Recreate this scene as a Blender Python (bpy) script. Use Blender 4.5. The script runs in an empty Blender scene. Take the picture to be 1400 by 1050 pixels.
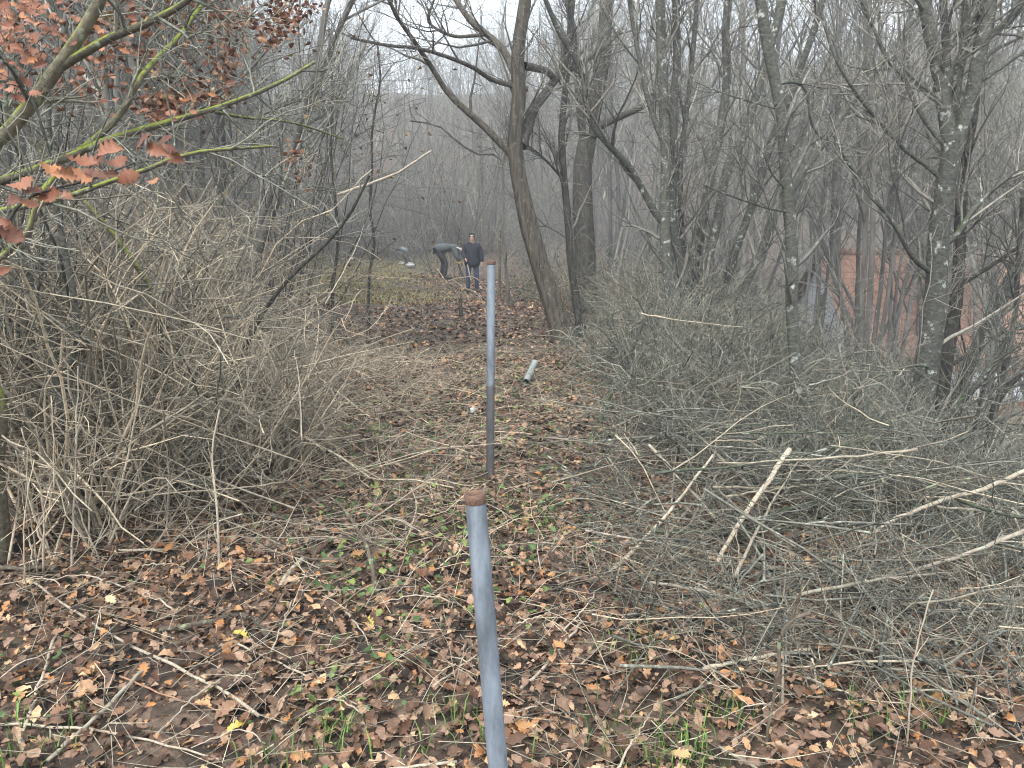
import bpy, math
import numpy as np
from mathutils import Vector

# ------------------------------------------------------------------ camera, sky, sun, exposure
sc = bpy.context.scene
COL = sc.collection
CAM_H = 1.6
PITCH = math.atan(199 / 1050)
cd = bpy.data.cameras.new("camera"); cam = bpy.data.objects.new("camera", cd); COL.objects.link(cam)
cam.location = (0, 0, CAM_H); cam.rotation_euler = (math.pi / 2 - PITCH, 0, 0)
cd.sensor_width = 36; cd.lens = 27.0; cd.clip_start = 0.05; cd.clip_end = 2000
sc.camera = cam
SUN_EL, SUN_AZ = math.radians(52), math.radians(205)
w = bpy.data.worlds.new("World"); sc.world = w; w.use_nodes = True
nt = w.node_tree; bg = nt.nodes["Background"]
sky = nt.nodes.new("ShaderNodeTexSky"); sky.sky_type = 'NISHITA'; sky.sun_disc = False
sky.sun_elevation = SUN_EL; sky.sun_rotation = SUN_AZ; sky.air_density = 1.0; sky.dust_density = 6.0; sky.ozone_density = 1.0
hs = nt.nodes.new("ShaderNodeHueSaturation"); hs.inputs["Saturation"].default_value = 0.22
mx = nt.nodes.new("ShaderNodeMix"); mx.data_type = 'RGBA'; mx.inputs[0].default_value = 0.65
mx.inputs[7].default_value = (6.9, 7.7, 8.6, 1)          # even cloud cover over the clear-sky term
nt.links.new(sky.outputs[0], hs.inputs["Color"]); nt.links.new(hs.outputs[0], mx.inputs[6])
nt.links.new(mx.outputs[2], bg.inputs["Color"]); bg.inputs["Strength"].default_value = 0.12
sd = bpy.data.lights.new("sun", 'SUN'); sun = bpy.data.objects.new("sun", sd); COL.objects.link(sun)
sd.energy = 1.4; sd.angle = math.radians(18); sd.color = (1.0, 0.97, 0.93)
sun.rotation_euler = (math.pi / 2 - SUN_EL, 0, math.pi - SUN_AZ)
sc.view_settings.view_transform = 'Standard'; sc.view_settings.look = 'None'
sc.view_settings.gamma = 1.0; sc.view_settings.use_curve_mapping = False
sc.view_settings.exposure = 1.5
sc.cycles.use_denoising = True
sc.cycles.max_bounces = 3; sc.cycles.diffuse_bounces = 3; sc.cycles.glossy_bounces = 1; sc.cycles.transparent_max_bounces = 4
sc.cycles.volume_bounces = 0
sc.cycles.pixel_filter_type = 'BLACKMAN_HARRIS'; sc.cycles.filter_width = 1.1; sc.cycles.use_light_tree = False
sc.cycles.debug_use_spatial_splits = True
sc.cycles.use_adaptive_sampling = True; sc.cycles.adaptive_threshold = 0.02
HAZE = 0.0038

# ------------------------------------------------------------------ pixel <-> place helpers
rng = np.random.default_rng(11)
U = lambda a, b, n=None: rng.uniform(a, b, n)
def P(px, py, d):
    cx, cy = (px - 700) / 1050, (525 - py) / 1050
    v = np.array([cx, math.cos(PITCH) + cy * math.sin(PITCH), -math.sin(PITCH) + cy * math.cos(PITCH)])
    return np.array([0, 0, CAM_H]) + v * (d / v[1])
def sp(x):                                     # softplus
    return np.log1p(np.exp(np.clip(x, -30, 30)))
def path_right(y): return np.interp(y, [0, 3, 5, 8, 12, 18, 24, 34], [2.3, 2.2, 1.3, 1.2, 1.5, 1.6, 2.2, 3.0])
def path_left(y): return np.interp(y, [0, 2.5, 3.6, 4.5, 7, 10, 16, 22, 34], [-2.6, -2.2, -1.5, -1.25, -1.55, -2.5, -4.9, -7.2, -10.0])
def H(x, y):
    x = np.asarray(x, float); y = np.asarray(y, float)
    s = sp((x - path_right(y) - 0.5) * 2.5) / 2.5
    dpt = 8.0
    right = -dpt * (1 - np.exp(-0.38 * s / dpt)) * np.clip((y + 3) / 6, 0.25, 1)
    right = right + 9.0 * (1 / (1 + np.exp(-(x - 75) / 10)))
    l = sp((path_left(y) - x) * 2) / 2
    left = 0.9 * (1 - np.exp(-0.16 * l)) + 0.05 * np.clip(-x - 12, 0, 80)
    far = 24 * (1 / (1 + np.exp(-(y - 84) / 13.0))) + 0.05 * np.clip(y - 36, 0, 30)
    far = far * (0.86 + 0.14 * np.sin(x * 0.022 + 0.6)) - 24 / (1 + math.exp(84 / 13.0))
    n = 0.035 * np.sin(1.7 * x + 0.3) * np.sin(1.3 * y + 1) + 0.02 * np.sin(4.1 * x + y) * np.sin(3.3 * y - 0.7 * x) + 0.012 * np.sin(9 * x + 2 * y) * np.sin(8 * y)
    n = n + .30 * np.exp(-((x + 2.3) ** 2 + (y - 24.2) ** 2) / 1.6)
    big = np.clip(np.hypot(x, y) / 30, 0, 1) * (0.3 * np.sin(0.21 * x + 1) * np.sin(0.17 * y))
    return right + left + far + n + big
_ds = np.concatenate([np.arange(1.2, 12, 0.02), np.arange(12, 80, 0.1)])
def G(px, py, up=0.0):                         # the ground under a pixel
    for d in _ds:
        p = P(px, py, d)
        if p[2] <= H(p[0], p[1]) + up: return p
    return P(px, py, 80)
def on_ground(x, y, dz=0.0): return np.array([x, y, float(H(x, y)) + dz])

# ------------------------------------------------------------------ mesh helpers
def tubes(Pt, R, S=3, cap=False):
    """Pt (M,K,3), R (M,K) -> verts, quads of M tubes"""
    Pt = np.asarray(Pt, float); R = np.asarray(R, float)
    T = np.gradient(Pt, axis=1); T /= np.linalg.norm(T, axis=2, keepdims=True) + 1e-9
    if cap:
        Pt = np.concatenate([Pt[:, :1], Pt, Pt[:, -1:]], 1); T = np.concatenate([T[:, :1], T, T[:, -1:]], 1)
        R = np.concatenate([R[:, :1] * 0.02, R, R[:, -1:] * 0.02], 1)
    M, K, _ = Pt.shape
    mt = np.abs(T.mean(1)); ref = np.eye(3)[mt.argmin(1)][:, None, :]
    N = np.cross(T, ref); N /= np.linalg.norm(N, axis=2, keepdims=True) + 1e-9
    B = np.cross(T, N)
    a = np.arange(S) * 2 * math.pi / S
    V = Pt[:, :, None, :] + R[:, :, None, None] * (np.cos(a)[None, None, :, None] * N[:, :, None, :] + np.sin(a)[None, None, :, None] * B[:, :, None, :])
    base = (np.arange(M) * K * S)[:, None, None] + (np.arange(K - 1) * S)[None, :, None]
    i = np.arange(S)[None, None, :]; j = (i + 1) % S
    F = np.stack([base + i, base + j, base + j + S, base + i + S], -1).reshape(-1, 4)
    return V.reshape(-1, 3), F
def mesh_from(name, parts, mat, smooth=True):
    """parts: list of (verts, faces(n,3|4))"""
    vs, loops, starts, o, ls = [], [], [], 0, 0
    for v, f in parts:
        f = np.asarray(f, np.int64)
        if len(f) == 0: continue
        vs.append(np.asarray(v, float)); loops.append((f + o).ravel())
        starts.append(ls + np.arange(len(f)) * f.shape[1]); ls += f.size; o += len(v)
    v = np.concatenate(vs); l = np.concatenate(loops); s = np.concatenate(starts)
    me = bpy.data.meshes.new(name)
    me.vertices.add(len(v)); me.vertices.foreach_set("co", v.ravel().astype(np.float32))
    me.loops.add(len(l)); me.loops.foreach_set("vertex_index", l.astype(np.int32))
    me.polygons.add(len(s)); me.polygons.foreach_set("loop_start", s.astype(np.int32))
    me.polygons.foreach_set("use_smooth", np.full(len(s), smooth))
    me.update(calc_edges=True)
    if mat: me.materials.append(mat)
    return me
def tag(o, label=None, cat=None, group=None, kind=None):
    for k, v in (("label", label), ("category", cat), ("group", group), ("kind", kind)):
        if v: o[k] = v
    return o
def obj(name, me, parent=None, loc=None, kind=None):
    o = bpy.data.objects.new(name, me); COL.objects.link(o)
    if parent is not None: o.parent = parent
    if loc is not None: o.location = loc
    if kind: o["kind"] = kind
    return o
def empty(name, loc, rotz=0, scale=1.0):
    o = bpy.data.objects.new(name, None); COL.objects.link(o)
    o.location = loc; o.rotation_euler = (0, 0, rotz); o.scale = (scale,) * 3 if np.isscalar(scale) else scale; o.empty_display_size = 0.1
    return o
def dup(root, loc, rotz=0.0, scale=1.0, tilt=(0, 0), label=None, group=None):
    r = root.copy(); COL.objects.link(r)
    r.location = loc; r.rotation_euler = (tilt[0], tilt[1], rotz); r.scale = (scale,) * 3 if np.isscalar(scale) else scale
    if label: r["label"] = label
    if group: r["group"] = group
    for ch in root.children:
        c = ch.copy(); COL.objects.link(c); c.parent = r
    return r
def catmull(pts, n):
    pts = np.asarray(pts, float)
    if len(pts) == 2: pts = np.stack([pts[0], (pts[0] + pts[1]) / 2, pts[1]])
    p = np.concatenate([[2 * pts[0] - pts[1]], pts, [2 * pts[-1] - pts[-2]]])
    seg = np.linalg.norm(np.diff(pts, axis=0), axis=1); cum = np.concatenate([[0], np.cumsum(seg)])
    out = []
    for s in np.linspace(0, cum[-1], n):
        k = min(max(np.searchsorted(cum, s, side='right') - 1, 0), len(pts) - 2)
        t = (s - cum[k]) / max(seg[k], 1e-9)
        a, b, c, d = p[k], p[k + 1], p[k + 2], p[k + 3]
        out.append(0.5 * ((2 * b) + (c - a) * t + (2 * a - 5 * b + 4 * c - d) * t * t + (3 * b - a - 3 * c + d) * t ** 3))
    return np.array(out)
def unit(v): return v / (np.linalg.norm(v, axis=-1, keepdims=True) + 1e-9)
def walk(p0, d0, L, r0, r1, K, up=0.0, wob=0.1, droop=0.0):
    """M paths grown from p0 along d0"""
    M = len(p0); d = unit(d0.copy()); pts = [p0]
    for k in range(K - 1):
        d = unit(d + rng.normal(0, wob, (M, 3)) + np.array([0, 0, 1.0]) * (up - droop * (k / (K - 1)) ** 1.5))
        pts.append(pts[-1] + d * (L / (K - 1))[:, None])
    t = np.linspace(0, 1, K)[None, :]
    return np.stack(pts, 1), r0[:, None] * (1 - t) + r1[:, None] * t if np.ndim(r1) else r0[:, None] * (1 - t) + r1 * t
def grow(Pp, Rp, n, t0, t1, a0, a1, l0, l1, K, up=0.05, wob=0.12, rr=0.5, rtip=0.0012, droop=0.0, rmax=9):
    M, Kp, _ = Pp.shape
    idx = np.repeat(np.arange(M), n)
    t = U(t0, t1, M * n) * (Kp - 1); k = np.minimum(t.astype(int), Kp - 2); f = (t - k)[:, None]
    p = Pp[idx, k] * (1 - f) + Pp[idx, k + 1] * f
    tan = unit(Pp[idx, k + 1] - Pp[idx, k])
    r = Rp[idx, k] * (1 - f[:, 0]) + Rp[idx, k + 1] * f[:, 0]
    perp = unit(np.cross(tan, unit(rng.normal(0, 1, (M * n, 3)))))
    a = np.radians(U(a0, a1, M * n))[:, None]
    d = tan * np.cos(a) + perp * np.sin(a)
    L = U(l0, l1, M * n) * (1.15 - 0.5 * t / (Kp - 1))
    return walk(p, d, L, np.minimum(r * rr, rmax), rtip, K, up, wob, droop)

# ------------------------------------------------------------------ materials
def newmat(name):
    m = bpy.data.materials.new(name); m.use_nodes = True
    n = m.node_tree; return m, n, n.nodes["Principled BSDF"], n.links
def ramp(n, stops, interp='LINEAR'):
    r = n.nodes.new("ShaderNodeValToRGB"); r.color_ramp.interpolation = interp
    e = r.color_ramp.elements
    while len(e) < len(stops): e.new(0.5)
    for k, (p, c) in enumerate(stops): e[k].position = p; e[k].color = (*c, 1)
    return r
def noise(n, scale, detail=4, rough=0.6, vec=None):
    t = n.nodes.new("ShaderNodeTexNoise"); t.inputs["Scale"].default_value = scale
    t.inputs["Detail"].default_value = detail; t.inputs["Roughness"].default_value = rough
    if vec is not None: n.links.new(vec, t.inputs["Vector"])
    return t
def coords(n, stretch=(1, 1, 1), space="Object"):
    tc = n.nodes.new("ShaderNodeTexCoord"); mp = n.nodes.new("ShaderNodeMapping")
    mp.inputs["Scale"].default_value = stretch; n.links.new(tc.outputs[space], mp.inputs["Vector"])
    return mp.outputs[0]
def mixc(n, fac, a, b, mode='MIX'):
    m = n.nodes.new("ShaderNodeMix"); m.data_type = 'RGBA'; m.blend_type = mode
    for i, v in ((0, fac), (6, a), (7, b)):
        if isinstance(v, (int, float)): m.inputs[i].default_value = v
        elif isinstance(v, tuple): m.inputs[i].default_value = (*v, 1)
        else: n.links.new(v, m.inputs[i])
    return m.outputs[2]
def math_(n, op, a, b):
    m = n.nodes.new("ShaderNodeMath"); m.operation = op
    for i, v in enumerate((a, b)):
        if isinstance(v, (int, float)): m.inputs[i].default_value = v
        else: n.links.new(v, m.inputs[i])
    return m.outputs[0]
def bark(name, dark, light, lichen=None, lich_amt=0.5, scale=30, stretch=(1, 1, 0.15), bump=0.4, moss=None, moss_amt=0.5, island=False, rough=0.85):
    m, n, b, L = newmat(name)
    v = coords(n, stretch)
    nz = noise(n, scale, 5, 0.65, v)
    c = ramp(n, [(0.3, dark), (0.7, light)]); L.new(nz.outputs[0], c.inputs[0]); col = c.outputs[0]
    if island:
        ge = n.nodes.new("ShaderNodeNewGeometry")
        rv = ramp(n, [(0, (0.38, 0.38, 0.38)), (0.55, (0.95, 0.95, 0.94)), (0.85, (1.5, 1.47, 1.4)), (1, (2.1, 2.0, 1.85))]); L.new(ge.outputs["Random Per Island"], rv.inputs[0])
        col = mixc(n, 1.0, col, rv.outputs[0], 'MULTIPLY')
    oi = n.nodes.new("ShaderNodeObjectInfo")
    rv = ramp(n, [(0, (0.75, 0.75, 0.76)), (1, (1.25, 1.22, 1.18))]); L.new(oi.outputs["Random"], rv.inputs[0])
    col = mixc(n, 1.0, col, rv.outputs[0], 'MULTIPLY')
    if lichen:
        v2 = coords(n, (1, 1, 1)); n2 = noise(n, scale * 0.45, 4, 0.7, v2)
        r2 = ramp(n, [(0.62 - 0.25 * lich_amt, (0, 0, 0)), (0.70 - 0.2 * lich_amt, (1, 1, 1))]); L.new(n2.outputs[0], r2.inputs[0])
        col = mixc(n, r2.outputs[0], col, lichen)
    if moss:
        v3 = coords(n, (1, 1, 1)); n3 = noise(n, 6, 5, 0.7, v3)
        ge = n.nodes.new("ShaderNodeNewGeometry"); sx = n.nodes.new("ShaderNodeSeparateXYZ"); L.new(ge.outputs["Normal"], sx.inputs[0])
        s = math_(n, 'ADD', math_(n, 'MULTIPLY', sx.outputs[2], 0.35), n3.outputs[0])
        r3 = ramp(n, [(0.78 - 0.35 * moss_amt, (0, 0, 0)), (0.95 - 0.35 * moss_amt, (1, 1, 1))]); L.new(s, r3.inputs[0])
        n4 = noise(n, 40, 3, 0.7, v3); r4 = ramp(n, [(0.3, tuple(x * 0.45 for x in moss)), (0.7, moss)]); L.new(n4.outputs[0], r4.inputs[0])
        col = mixc(n, r3.outputs[0], col, r4.outputs[0])
    L.new(col, b.inputs["Base Color"]); b.inputs["Roughness"].default_value = rough
    b.inputs["Specular IOR Level"].default_value = 0.3
    if bump:
        bp = n.nodes.new("ShaderNodeBump"); bp.inputs["Strength"].default_value = bump; bp.inputs["Distance"].default_value = 0.02
        L.new(nz.outputs[0], bp.inputs["Height"]); L.new(bp.outputs[0], b.inputs["Normal"])
    return m
def leafmat(name, stops, island=True, rough=0.55, interp='LINEAR'):
    m, n, b, L = newmat(name)
    if island:
        ge = n.nodes.new("ShaderNodeNewGeometry"); src = ge.outputs["Random Per Island"]
    else:
        oi = n.nodes.new("ShaderNodeObjectInfo"); src = oi.outputs["Random"]
    r = ramp(n, stops, interp); L.new(src, r.inputs[0])
    nz = noise(n, 45, 3, 0.6, coords(n)); r2 = ramp(n, [(0.3, (0.65, 0.62, 0.6)), (0.7, (1.2, 1.18, 1.15))]); L.new(nz.outputs[0], r2.inputs[0])
    L.new(mixc(n, 1.0, r.outputs[0], r2.outputs[0], 'MULTIPLY'), b.inputs["Base Color"])
    b.inputs["Roughness"].default_value = rough; b.inputs["Specular IOR Level"].default_value = 0.22
    return m
def plain(name, c1, c2=None, scale=8, rough=0.8, metal=0.0, bump=0.0, stretch=(1, 1, 1)):
    m, n, b, L = newmat(name)
    c2 = c2 or tuple(x * 0.7 for x in c1)
    nz = noise(n, scale, 5, 0.6, coords(n, stretch)); r = ramp(n, [(0.3, c2), (0.7, c1)]); L.new(nz.outputs[0], r.inputs[0])
    L.new(r.outputs[0], b.inputs["Base Color"]); b.inputs["Roughness"].default_value = rough; b.inputs["Metallic"].default_value = metal
    if bump:
        bp = n.nodes.new("ShaderNodeBump"); bp.inputs["Strength"].default_value = bump; bp.inputs["Distance"].default_value = 0.02
        L.new(nz.outputs[0], bp.inputs["Height"]); L.new(bp.outputs[0], b.inputs["Normal"])
    return m
M = {}
M['bark_ridged'] = bark("ridged bark", (0.026, 0.022, 0.018), (0.16, 0.138, 0.112), (0.15, 0.165, 0.11), 0.2, 30, (1, 1, 0.1), 1.0)
M['bark_dark'] = bark("dark bark", (0.018, 0.017, 0.016), (0.085, 0.078, 0.068), (0.11, 0.13, 0.085), 0.2, 30, (1, 1, 0.2), 0.7)
M['bark_smooth'] = bark("smooth grey bark", (0.03, 0.032, 0.027), (0.125, 0.128, 0.11), (0.40, 0.42, 0.38), 0.16, 30, (1, 1, 2.2), 0.5, moss=(0.085, 0.115, 0.055), moss_amt=0.45)
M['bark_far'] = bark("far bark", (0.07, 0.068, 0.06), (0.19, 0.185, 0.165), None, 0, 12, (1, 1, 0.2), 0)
M['bark_moss'] = bark("mossy bark", (0.06, 0.055, 0.04), (0.16, 0.14, 0.10), (0.26, 0.28, 0.20), 0.2, 40, (1, 1, 1), 0.5, moss=(0.27, 0.32, 0.05), moss_amt=0.72)
M['twig_grey'] = bark("grey twigs", (0.09, 0.088, 0.08), (0.225, 0.218, 0.197), (0.25, 0.28, 0.21), 0.12, 40, (1, 1, 1), 0, island=True)
M['twig_pale'] = bark("pale dry twigs", (0.155, 0.136, 0.105), (0.36, 0.32, 0.25), (0.28, 0.30, 0.23), 0.12, 40, (1, 1, 1), 0, island=True)
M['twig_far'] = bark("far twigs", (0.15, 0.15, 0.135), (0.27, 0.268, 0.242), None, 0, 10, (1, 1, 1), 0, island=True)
M['twig_lichen'] = bark("lichened twigs", (0.088, 0.088, 0.074), (0.215, 0.215, 0.182), (0.34, 0.37, 0.29), 0.22, 50, (1, 1, 1), 0, island=True)
M['cane'] = bark("dry cane", (0.30, 0.245, 0.18), (0.58, 0.50, 0.39), (0.35, 0.36, 0.26), 0.15, 30, (1, 1, 0.5), 0.1, island=True)
M['stick'] = bark("dead stick", (0.24, 0.20, 0.15), (0.50, 0.435, 0.345), (0.30, 0.31, 0.24), 0.25, 40, (1, 1, 1), 0.25)
M['stick_dark'] = bark("dark stick", (0.06, 0.048, 0.038), (0.15, 0.12, 0.09), (0.22, 0.25, 0.15), 0.25, 40, (1, 1, 1), 0.3)
M['stick_red'] = bark("reddish stick", (0.20, 0.10, 0.06), (0.38, 0.22, 0.14), None, 0, 40, (1, 1, 1), 0.2)
LIT = [(0.0, (0.022, 0.015, 0.012)), (0.10, (0.06, 0.038, 0.028)), (0.27, (0.12, 0.073, 0.05)), (0.47, (0.19, 0.115, 0.078)), (0.68, (0.27, 0.175, 0.125)), (0.85, (0.40, 0.275, 0.18)), (0.93, (0.40, 0.185, 0.07)), (1.0, (0.56, 0.41, 0.25))]
M['litter'] = leafmat("leaf litter", LIT)
M['litter_obj'] = leafmat("fallen leaf", [(0.0, (0.035, 0.02, 0.014)), (0.3, (0.11, 0.055, 0.032)), (0.55, (0.22, 0.115, 0.065)), (0.75, (0.30, 0.18, 0.12)), (0.88, (0.38, 0.18, 0.065)), (1.0, (0.50, 0.33, 0.17))], island=False)
M['yellow_leaf'] = leafmat("yellow leaf", [(0, (0.46, 0.38, 0.07)), (1, (0.52, 0.42, 0.13))], island=False)
M['russet'] = leafmat("russet leaf", [(0, (0.075, 0.036, 0.026)), (0.5, (0.17, 0.075, 0.045)), (0.85, (0.26, 0.125, 0.072)), (1, (0.38, 0.25, 0.14))])
M['russet_obj'] = leafmat("russet leaf single", [(0, (0.12, 0.055, 0.038)), (0.5, (0.235, 0.10, 0.06)), (0.85, (0.34, 0.17, 0.11)), (1, (0.40, 0.17, 0.06))], island=False)
M['dull_leaf'] = leafmat("dull autumn leaf", [(0, (0.07, 0.035, 0.035)), (0.4, (0.16, 0.09, 0.06)), (0.75, (0.30, 0.22, 0.08)), (1, (0.32, 0.28, 0.10))])
M['green'] = leafmat("green ground leaf", [(0, (0.04, 0.075, 0.03)), (0.6, (0.09, 0.15, 0.055)), (1, (0.22, 0.28, 0.08))], rough=0.5)
M['ivy'] = leafmat("ivy leaf", [(0, (0.05, 0.08, 0.035)), (0.7, (0.10, 0.15, 0.055)), (1, (0.22, 0.25, 0.08))], rough=0.45)
M['grass_dry'] = leafmat("rough grass", [(0, (0.13, 0.15, 0.05)), (0.5, (0.255, 0.25, 0.095)), (1, (0.38, 0.33, 0.17))])
M['grass_green'] = leafmat("green grass", [(0, (0.06, 0.13, 0.03)), (1, (0.18, 0.30, 0.07))])

def ground_mat():
    m, n, b, L = newmat("woodland soil")
    v = coords(n)
    big = noise(n, 0.35, 4, 0.6, v); fine = noise(n, 38, 8, 0.75, v)
    vo = n.nodes.new("ShaderNodeTexVoronoi"); vo.inputs["Scale"].default_value = 13; L.new(v, vo.inputs["Vector"])
    rc = ramp(n, [(0.0, (0.03, 0.022, 0.016)), (0.35, (0.085, 0.057, 0.04)), (0.7, (0.155, 0.105, 0.072)), (1, (0.25, 0.175, 0.125))])
    sx = n.nodes.new("ShaderNodeSeparateColor"); L.new(vo.outputs["Color"], sx.inputs[0]); L.new(sx.outputs[0], rc.inputs[0])
    rf = ramp(n, [(0.3, (0.3, 0.3, 0.3)), (0.7, (1.2, 1.2, 1.2))]); L.new(fine.outputs[0], rf.inputs[0])
    col = mixc(n, 1.0, rc.outputs[0], rf.outputs[0], 'MULTIPLY')
    rg = ramp(n, [(0.5, (0, 0, 0)), (0.72, (1, 1, 1))]); L.new(big.outputs[0], rg.inputs[0])
    col = mixc(n, math_(n, 'MULTIPLY', rg.outputs[0], 0.6), col, (0.085, 0.10, 0.04))
    L.new(col, b.inputs["Base Color"]); b.inputs["Roughness"].default_value = 0.95
    bp = n.nodes.new("ShaderNodeBump"); bp.inputs["Strength"].default_value = 0.8; bp.inputs["Distance"].default_value = 0.03
    L.new(fine.outputs[0], bp.inputs["Height"]); L.new(bp.outputs[0], b.inputs["Normal"])
    return m

# ------------------------------------------------------------------ the ground and the hill
def axis(a, b, n, c, k):
    u = np.linspace(-1, 1, n); s = np.sinh(k * u) / math.sinh(k)
    return np.where(s < 0, c + s * (c - a), c + s * (b - c))
gx = axis(-170, 170, 260, 0, 4.6); gy = axis(-40, 190, 280, 6, 4.4)
X, Y = np.meshgrid(gx, gy, indexing='ij'); Z = H(X, Y)
gv = np.stack([X, Y, Z], -1).reshape(-1, 3)
ii, jj = np.meshgrid(np.arange(259), np.arange(279), indexing='ij'); b0 = (ii * 280 + jj).ravel()
gf = np.stack([b0, b0 + 280, b0 + 281, b0 + 1], -1)
ground = obj("ground", mesh_from("ground", [(gv, gf)], ground_mat()), kind="structure")

# ------------------------------------------------------------------ leaves
OAK = [(0, 0.03), (0.1, 0.07), (0.2, 0.2), (0.27, 0.12), (0.38, 0.31), (0.46, 0.17), (0.58, 0.36), (0.67, 0.2), (0.78, 0.28), (0.87, 0.14), (0.97, 0.1), (1, 0.0)]
MID = [(0, 0.03), (0.2, 0.2), (0.38, 0.28), (0.5, 0.2), (0.6, 0.34), (0.8, 0.24), (1, 0.0)]
MIDS = [(0, 0.03), (0.3, 0.26), (0.5, 0.2), (0.68, 0.32), (1, 0.0)]
FARL = [(0, 0.02), (0.5, 0.32), (1, 0.0)]
def leaf_shape(prof, seed, curl=0.35):
    r = np.random.default_rng(seed); n = len(prof)
    t = np.array([p[0] for p in prof]) - 0.5; wd = np.array([p[1] for p in prof]) * r.uniform(0.8, 1.15)
    bend, cup, tw = r.uniform(-curl, curl), r.uniform(-0.3, 1.0) * curl * 2, r.uniform(-0.8, 0.8)
    vs = []
    for s in (-1, 0, 1):
        ws = wd * s * r.uniform(0.85, 1.1, n)
        z = bend * (t ** 2) * 2 + cup * np.abs(ws) + tw * ws * t + (r.normal(0, 0.03, n) if s else 0)
        vs.append(np.stack([t, ws, z], -1))
    v = np.concatenate(vs); k = np.arange(n - 1)
    f = np.concatenate([np.stack([k, k + 1, n + k + 1, n + k], -1), np.stack([n + k, n + k + 1, 2 * n + k + 1, 2 * n + k], -1)])
    return v, f
def rotmats(n, tilt, r=None):
    r = r or rng
    a = r.uniform(0, 2 * math.pi, n); b = r.normal(0, tilt, n); c = r.normal(0, tilt, n)
    ca, sa, cb, sb, cc, s_ = np.cos(a), np.sin(a), np.cos(b), np.sin(b), np.cos(c), np.sin(c)
    Z0 = np.zeros(n); O = np.ones(n)
    Rz = np.stack([ca, -sa, Z0, sa, ca, Z0, Z0, Z0, O], -1).reshape(n, 3, 3)
    Rx = np.stack([O, Z0, Z0, Z0, cb, -sb, Z0, sb, cb], -1).reshape(n, 3, 3)
    Ry = np.stack([cc, Z0, s_, Z0, O, Z0, -s_, Z0, cc], -1).reshape(n, 3, 3)
    return Rz @ Rx @ Ry
def scatter(shapes, pos, size, tilt):
    out = []
    which = rng.integers(0, len(shapes), len(pos))
    for k, (v, f) in enumerate(shapes):
        m = which == k; n = int(m.sum())
        if not n: continue
        R = rotmats(n, tilt)
        V = np.einsum('nij,vj->nvi', R, v) * size[m][:, None, None] + pos[m][:, None, :]
        F = (np.arange(n) * len(v))[:, None, None] + f[None]
        out.append((V.reshape(-1, 3), F.reshape(-1, f.shape[1])))
    return out
oak_shapes = [leaf_shape(OAK, s) for s in range(8)]
mid_shapes = [leaf_shape(MID, 20 + s, 0.45) for s in range(8)]
mids_shapes = [leaf_shape(MIDS, 30 + s, 0.45) for s in range(8)]
far_shapes = [leaf_shape(FARL, 40 + s, 0.45) for s in range(6)]
def strew(n, y0, y1, x0f, x1f, lift=0.02):
    y = np.sqrt(U(y0 * y0, y1 * y1, n)); x = U(0, 1, n) * (x1f(y) - x0f(y)) + x0f(y)
    pat = np.sin(3.1 * x + 1.7 * np.sin(2.3 * y)) * np.sin(2.7 * y + 1.9 * np.sin(1.9 * x)) + .5 * np.sin(7 * x + 3 * y)
    k = pat + U(-.9, .9, n) > -1.6; x, y, n, pat = x[k], y[k], int(k.sum()), pat[k]
    return np.stack([x, y, H(x, y) + np.abs(rng.normal(0.006, lift, n)) * np.clip(1 + .6 * pat, .3, 1.8)], -1)
lit = []
p = strew(14500, 1.9, 4.6, lambda y: -0.70 * y - 0.3, lambda y: 0.70 * y + 0.3, 0.022); lit += scatter(oak_shapes[:2] + mid_shapes[:3] + mids_shapes[:4], p, U(0, 1, len(p)) ** 1.5 * 0.052 + 0.022, 0.45)
p = strew(17000, 4.6, 9.5, lambda y: np.maximum(-0.7 * y - 0.3, -4.5), lambda y: np.minimum(0.7 * y, 3.0)); lit += scatter(mids_shapes, p, U(0.03, 0.085, len(p)), 0.42)
p = strew(21000, 9.5, 30, lambda y: path_left(y) - 2.0, lambda y: path_right(y) + 1.0); lit += scatter(far_shapes, p, U(0.05, 0.11, len(p)), 0.45)
p = strew(14000, 1.9, 5.5, lambda y: -0.70 * y - 0.3, lambda y: 0.70 * y + 0.3, 0.03); lit += scatter(far_shapes, p, U(0.012, 0.034, len(p)), 0.6)
obj("leaf_litter", mesh_from("leaf_litter", lit, M['litter']), parent=ground, kind="stuff")
leaf_meshes = [mesh_from("fallen_leaf", [s], M['litter_obj']) for s in oak_shapes]
yl_mesh = mesh_from("fallen_leaf", [oak_shapes[2]], M['yellow_leaf'])
p = strew(286, 2.0, 3.6, lambda y: -0.66 * y, lambda y: 0.66 * y, 0.02)
for k, q in enumerate(p):
    o = obj("fallen_leaf", leaf_meshes[k % 8], parent=ground, loc=(q[0], q[1], q[2] + 0.025))
    o.rotation_euler = (rng.normal(0, 0.3), rng.normal(0, 0.3), U(0, 6.28)); s = U(0.042, 0.078); o.scale = (s, s, s)
for px, py in ((330, 1006), (503, 862), (525, 835), (330, 880), (310, 985), (585, 770)):
    q = G(px, py); o = obj("fallen_leaf", yl_mesh if px in (330, 503) and py > 860 else leaf_meshes[4], parent=ground, loc=(q[0], q[1], q[2] + 0.035))
    o.rotation_euler = (0.2, -0.1, U(0, 6)); s = 0.085; o.scale = (s, s, s)

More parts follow.
